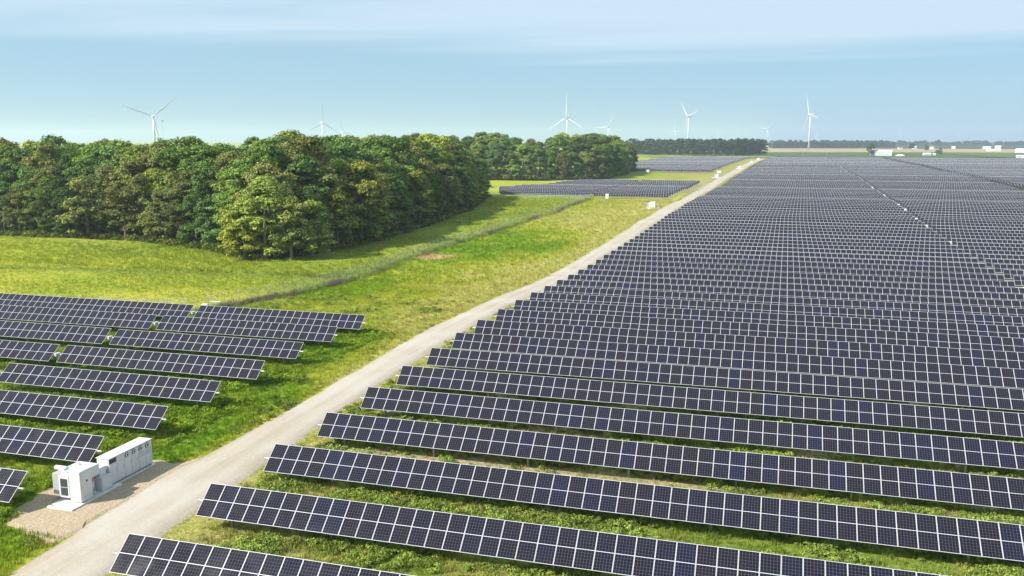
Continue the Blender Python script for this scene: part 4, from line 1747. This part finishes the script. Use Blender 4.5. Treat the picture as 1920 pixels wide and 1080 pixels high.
tubs = [(171, 'largest white combiner box in the first aisle, nearest the camera'), (187, 'low white combiner box second up the first aisle'), (242, 'white combiner box third up the first aisle'),
        (278, 'white combiner box fourth up the first aisle'), (306, 'white combiner box fifth up the first aisle'), (335, 'white combiner box sixth up the first aisle'),
        (360, 'white combiner box seventh up the first aisle'), (385, 'small white combiner box eighth up the first aisle'), (424, 'small white combiner box ninth up the first aisle'),
        (462, 'small white combiner box tenth up the first aisle'), (500, 'tiny white combiner box eleventh up the first aisle'), (560, 'tiny white combiner box twelfth up the first aisle'),
        (640, 'tiny white combiner box thirteenth up the first aisle'), (760, 'tiny white combiner box fourteenth up the first aisle'), (800, 'farthest tiny white combiner box up the first aisle')]
for k, (y, lab) in enumerate(tubs):
    i_ = min(range(len(row_y)), key=lambda j: abs(row_y[j] - y))
    yr = row_y[i_] - 3.4
    xg = -34.6 + float(shift(row_y[i_])) + NA * MP + .78
    T_ = thing('combiner_box', lab, 'combiner box', (xg, yr, Z(yr) + .55), random.uniform(-.08, .08), 'white combiner boxes in the first aisle')
    sc_ = .5 if 'low' in lab else .78
    T_.scale = (sc_, sc_, sc_ * 1.1)
    link('cover', ME_TUB, T_)
    link('stand', ME_LEGS, T_, (0, 0, -.3))
    link('vent', ME_TVENT, T_)

# small site furniture
def cabinet(name, x, y, w, d, h, zb, label, cat='cabinet', pole=0.0, pole_x=0.0):
    T_ = thing(name, label, cat, (x, y, Z(y)))
    s = MB()
    rbox(s, -w / 2, w / 2, -d / 2, d / 2, zb, zb + h, .02)
    s.build('housing', m_white, T_)
    s = MB()
    s.box(-w / 2 + .05, w / 2 - .05, -d / 2 - .025, -d / 2 - .002, zb + .05, zb + h - .06)
    s.build('door', m_white, T_)
    if zb > .2:
        s = MB()
        s.box(-w * .3 - .04, -w * .3 + .04, -.04, .04, -.2, zb)
        s.box(w * .3 - .04, w * .3 + .04, -.04, .04, -.2, zb)
        s.build('stand', m_steel, T_)
    if pole:
        s = MB()
        s.tube([(pole_x, 0, -.2), (pole_x, 0, pole)], .045, 8)
        s.build('mast', m_galv, T_)
        s = MB()
        s.box(pole_x - .02, pole_x + 1.6, -.3, .3, pole * .62, pole * .62 + .04)
        s.build('sensor_board', m_grey, T_)
    return T_


cabinet('weather_station', -76.0, 104.6, 1.0, .5, .75, 1.45, 'white weather station box with grey mast behind the rearmost panel row', 'weather station', 4.2, .95)
cabinet('electrical_cabinet', -72.2, 71.6, 1.1, .5, .75, .5, 'white electrical cabinet in the grass between two left panel rows')
cabinet('electrical_cabinet', -69.2, 392.5, 1.5, .9, 2.3, .1, 'white upright cabinet in front of the small array by the wood')
cabinet('electrical_cabinet', -36.6, 716.0, 3.4, 1.5, 2.0, .1, 'low white cabinet at the right front corner of the far array')
cabinet('electrical_cabinet', -92.0, 706.0, 2.6, 1.5, 2.2, .1, 'small white cabinet at the left front of the far array')

# ------------------------------------------------------------------ wind turbines
m_turb, t, b = mat('turbine_white', (.80, .81, .82), 0.4)
q = NT(t)
q.l.new(q.mix(q.rng(q.noise(q.pos(), .08, 3), .4, .7, 0, .5), (.60, .61, .64), (.52, .53, .56)), b.inputs['Base Color'])
HUB, BL = 90.0, 58.0
s = MB()
s.tube([(0, 0, 0), (0, 0, HUB * .5), (0, 0, HUB - 2.2)], [2.25, 1.85, 1.35], 20)
ME_TOWER = s.mesh('tower', [m_turb], True)
s = MB()                                     # nacelle along +Y, rotor at -Y
rbox(s, -2.0, 2.0, -3.0, 9.5, -2.0, 2.2, .5)
s.box(-1.2, 1.2, 6.0, 9.0, 2.21, 3.4)
ME_NAC = s.mesh('nacelle', [m_turb])
s = MB()
s.tube([(0, -2.9, 0), (0, -4.2, 0), (0, -5.6, 0), (0, -6.6, 0)], [1.9, 2.0, 1.4, .3], 16)
ME_HUB = s.mesh('hub', [m_turb], True)
s = MB()                                     # blade along +X from the hub, in the rotor plane y = -4.4
secs = [(1.2, .95, .95, 0), (3.5, .95, .9, 0), (8, 1.9, .55, .25), (13, 2.1, .42, .22), (25, 1.55, .30, .14), (40, 1.0, .18, .08), (53, .55, .10, .04), (BL, .10, .03, .02)]
i0 = 0
for (x_, cw, th, tw) in secs:
    for j in range(10):
        a_ = 2 * math.pi * j / 10
        yy, zz = th * .8 * math.sin(a_), cw * .64 * math.cos(a_)
        s.v.append((x_, yy * math.cos(tw) - zz * math.sin(tw), yy * math.sin(tw) + zz * math.cos(tw)))
for k in range(len(secs) - 1):
    for j in range(10):
        a_, b_ = k * 10 + j, k * 10 + (j + 1) % 10
        s.f.append((a_, b_, b_ + 10, a_ + 10))
        s.m.append(0)
s.f.append(tuple((len(secs) - 1) * 10 + j for j in range(10)))
s.m.append(0)
ME_BLADE = s.mesh('blade', [m_turb], True)


def turbine(px, py, dist, yaw, phase, label):
    """stands where the sight line to its hub is `dist` metres long; yaw = rotor turned away from facing the camera"""
    az = math.atan((px - 960) / 1652.9) - YAW
    x, y = dist * math.sin(az), dist * math.cos(az)
    hub = CAM_H + (262 - py) / 1652.9 * dist * math.cos(az + YAW)
    zb = Z(y) - 0.6
    hh = hub - zb
    T_ = thing('wind_turbine', label, 'wind turbine', (x, y, zb), 0, 'wind turbines on the horizon')
    tw = link('tower', ME_TOWER, T_)
    tw.scale = (1, 1, hh / HUB)
    face = -az + yaw                         # heading of the nacelle (its rotor looks back at the camera when yaw = 0)
    link('nacelle', ME_NAC, T_, (0, 0, hh), (0, 0, face))
    link('hub', ME_HUB, T_, (0, 0, hh), (0, 0, face))
    for k in range(3):
        th = R(phase + 120 * k)
        M = Matrix.Rotation(face, 4, 'Z') @ Matrix.Translation((0, -4.4, 0)) @ Matrix.Rotation(-th, 4, 'Y')
        b_ = link('blade', ME_BLADE, T_)
        b_.matrix_local = Matrix.Translation((0, 0, hh)) @ M


for a_ in (
        (290, 219, 1690, R(5), 160, 'leftmost wind turbine with its two long blades spread wide above the wood'),
        (605, 230.5, 2480, R(25), 89, 'wind turbine with one blade straight up above the middle of the near wood'),
        (643, 248, 3250, R(35), 108, 'smaller wind turbine just right of the straight-up one above the wood'),
        (891, 249, 4500, R(10), 175, 'small faint wind turbine low over the trees where the two woods meet'),
        (1063, 221, 2150, R(-28), 90, 'wind turbine rising in the middle of the second wood'),
        (1140, 238.5, 3450, R(-20), 182, 'wind turbine above the right end of the second wood'),
        (1266, 243, 5000, R(-45), 97, 'small wind turbine just left of the tall one over the far wood'),
        (1290, 219, 2550, R(-60), 134, 'tall wind turbine with side-on nacelle over the far wood'),
        (1321, 255, 8600, R(-30), 80, 'faintest tiny turbine hub over the middle of the far wood'),
        (1347, 250.5, 7400, R(-40), 130, 'tiny faint wind turbine over the right part of the far wood'),
        (1438, 242, 5300, R(-20), 170, 'small wind turbine between the two far woods'),
        (1517, 215.5, 2440, R(-66), 110, 'tallest white wind turbine standing full length on the tan field'),
        (1530, 252, 8200, R(-50), 100, 'tiny faint wind turbine right beside the tallest one'),
        (1688, 250, 8000, R(-30), 75, 'tiny faint wind turbine above the white barn'),
        (1797, 253, 8400, R(-80), 90, 'faintest wind turbine near the right edge of the photo')):
    turbine(*a_)

# lattice mast behind the wood
az = math.atan((307 - 960) / 1652.9) - YAW
MD = 1500
mx_, my_ = MD * math.sin(az), MD * math.cos(az)
T_ = thing('telecom_mast', 'thin grey telecom mast right of the leftmost wind turbine', 'mast', (mx_, my_, -3))
s = MB()
hh = CAM_H + (262 - 226) / 1652.9 * MD * math.cos(az + YAW) + 3
for (dx, dy) in ((-.5, -.4), (.5, -.4), (0, .5)):
    s.tube([(dx, dy, 0), (dx, dy, hh)], .06, 5)
for k in range(int(hh / 1.5)):
    z = k * 1.5
    s.tube([(-.5, -.4, z), (.5, -.4, z + 1.5)], .03, 4, caps=False)
    s.tube([(.5, -.4, z), (0, .5, z + 1.5)], .03, 4, caps=False)
    s.tube([(0, .5, z), (-.5, -.4, z + 1.5)], .03, 4, caps=False)
s.build('lattice', m_galv, T_)
s = MB()
for k in range(6):
    a_ = k * math.pi / 3
    s.box(-.25, .25, -.12, .12, hh - 2.4, hh, 0, Matrix.Translation((1.9 * math.cos(a_), 1.9 * math.sin(a_), 0)) @ Matrix.Rotation(a_ + math.pi / 2, 4, 'Z'))
s.tube([(-1.9, 0, hh - 1.2), (1.9, 0, hh - 1.2)], .08, 6)
s.tube([(0, -1.9, hh - 1.2), (0, 1.9, hh - 1.2)], .08, 6)
s.build('antenna', m_galv, T_)

# ------------------------------------------------------------------ farm buildings on the right horizon
m_wall, t, b = mat('white_cladding', (.80, .80, .80), 0.5)
q = NT(t)
q.l.new(q.mix(q.rng(q.noise(q.pos(), .15, 4), .4, .7, 0, .5), (.62, .62, .63), (.52, .52, .52)), b.inputs['Base Color'])
m_roofw, t, b = mat('pale_metal_roof', (.56, .57, .59), 0.4)
m_roofd, t, b = mat('grey_shingles', (.16, .15, .15), 0.8)
m_win, t, b = mat('window_glass', (.03, .035, .045), 0.1)


def barn(name, px, py, dist, wpx, h, depth, rot, label, roof=None, cat='barn'):
    az = math.atan((px - 960) / 1652.9) - YAW
    x, y = dist * math.sin(az), dist * math.cos(az)
    w = wpx / 1652.9 * dist
    T_ = thing(name, label, cat, (x, y, Z(y)), -az + rot, 'white farm buildings on the right horizon')
    e, rg = h * .62, h
    s = MB()
    s.box(-w / 2, w / 2, 0, depth, -.5, e)
    s.face([(-w / 2, 0, e), (-w / 2, depth, e), (-w / 2, depth / 2, rg)][::-1])
    s.face([(w / 2, 0, e), (w / 2, depth, e), (w / 2, depth / 2, rg)])
    s.build('wall', m_wall, T_)
    s = MB()
    for sg in (-1, 1):
        y0 = depth / 2 + sg * (depth / 2 + .4)
        zl = e - .4 * (rg - e) / (depth / 2)
        a_ = [(-w / 2 - .3, y0, zl + .05), (w / 2 + .3, y0, zl + .05), (w / 2 + .3, depth / 2, rg + .05), (-w / 2 - .3, depth / 2, rg + .05)]
        b_ = [(p[0], p[1], p[2] + .18) for p in a_]
        s.face(a_[::-1])
        s.face(b_)
        for k in range(4):
            s.face([a_[k], a_[(k + 1) % 4], b_[(k + 1) % 4], b_[k]])
    s.build('roof', roof or m_roofw, T_)
    s = MB()
    dwid = min(4.0, w * .2)
    s.box(-w * .3, -w * .3 + dwid, -.08, -.002, -.2, min(4.0, e * .8))
    s.build('door', m_grey, T_)
    for k in range(max(1, min(6, int(w / 6)))):
        s = MB()
        xx = -w * .05 + k * w * .45 / max(1, min(6, int(w / 6)))
        s.box(xx, xx + 1.0, -.06, -.002, e * .4, e * .4 + 1.1)
        s.build('window', m_win, T_)
    return T_


barn('barn', 1653, 291, 1600, 36, 9.5, 14, 0, 'long white barn with pale roof beside the rounded tree')
barn('barn', 1741, 291, 1660, 12, 4.6, 10, .2, 'low white shed on the field edge right of the long barn')
barn('barn', 1754, 291, 1670, 5, 3.6, 6, 0, 'smallest white shed beside the low shed right of the long barn')
barn('barn', 1868, 278, 2350, 16, 5.5, 14, 0, 'wide white barn in front of the dark trees at far right')
barn('barn', 1852, 272, 2900, 12, 8, 14, .1, 'white grain shed behind the wide white barn at far right')
barn('barn', 1872, 272, 3000, 9, 10, 18, -.2, 'narrow white shed right of the grain shed at far right')
barn('barn', 1854, 279, 2300, 6, 4.5, 8, 0, 'small low white shed left of the wide white barn')
barn('barn', 1914, 277, 2100, 14, 9, 16, -.3, 'tall white barn cut by the right photo edge')
barn('barn', 1916, 291, 1500, 12, 4, 10, 0, 'long white shed on the grass at the right photo edge')
barn('farmhouse', 1717, 276, 2700, 6, 10, 9, .5, 'pale farmhouse right of the dark lone tree', m_roofw, 'house')
barn('farmhouse', 1748, 275, 2800, 7, 10, 9, -.4, 'pale farmhouse in front of the hazy treeline', m_roofd, 'house')
barn('farmhouse', 1690, 276, 2700, 7, 8, 9, .3, 'pale farmhouse behind the tan field above the long barn', m_roofd, 'house')
barn('farmhouse', 1789, 274, 2900, 6, 8, 9, 0, 'small white farmhouse on the tan field edge at right', m_roofw, 'house')

# white plastic covered heap beside the barn
az = math.atan((1690 - 960) / 1652.9) - YAW
s = MB()
px_ = 1590 * math.sin(az), 1590 * math.cos(az)
for k in range(5):
    f = k / 4
    for j in range(18):
        a_ = 2 * math.pi * j / 18
        rr_ = math.cos(f * math.pi / 2)
        s.v.append((8.0 * rr_ * math.cos(a_), 6 * rr_ * math.sin(a_), -.4 + 3.6 * math.sin(f * math.pi / 2)))
for k in range(4):
    for j in range(18):
        s.f.append((k * 18 + j, k * 18 + (j + 1) % 18, (k + 1) * 18 + (j + 1) % 18, (k + 1) * 18 + j))
        s.m.append(0)
s.build('covered_heap', m_wall, None, True, loc=(px_[0], px_[1], Z(px_[1])), label='low white covered heap at the right end of the long barn', category='heap')

# utility poles along the green strip
for k, (px, d_) in enumerate(((1295, 1500), (1338, 1510), (1376, 1480), (1507, 1500), (1552, 1520))):
    az = math.atan((px - 960) / 1652.9) - YAW
    x, y = d_ * math.sin(az), d_ * math.cos(az)
    T_ = thing('utility_pole', 'thin pale utility pole on the green strip, %s from the left' % nth(k + 1), 'utility pole', (x, y, Z(y)), 0, 'utility poles on the green strip')
    s = MB()
    s.tube([(0, 0, -.5), (0, 0, 10)], [.16, .11], 8)
    s.build('pole', m_galv, T_)
    s = MB()
    s.box(-1.1, 1.1, -.06, .06, 9.2, 9.35)
    s.build('crossarm', m_galv, T_)

# ------------------------------------------------------------------ haze
hz = MB()
hz.box(-12900, 12900, -3400, 12900, -5.0, 172)
m_haze = bpy.data.materials.new('haze_air')
m_haze.use_nodes = True
t = m_haze.node_tree
t.nodes.clear()
o_ = t.nodes.new('ShaderNodeOutputMaterial')
v_ = t.nodes.new('ShaderNodeVolumePrincipled')
v_.inputs['Color'].default_value = (.72, .84, .98, 1)
v_.inputs['Density'].default_value = 0.00012
v_.inputs['Anisotropy'].default_value = 0.2
t.links.new(v_.outputs[0], o_.inputs['Volume'])
hz.build('haze', m_haze, None, kind='stuff')
print('objects', len(bpy.data.objects))
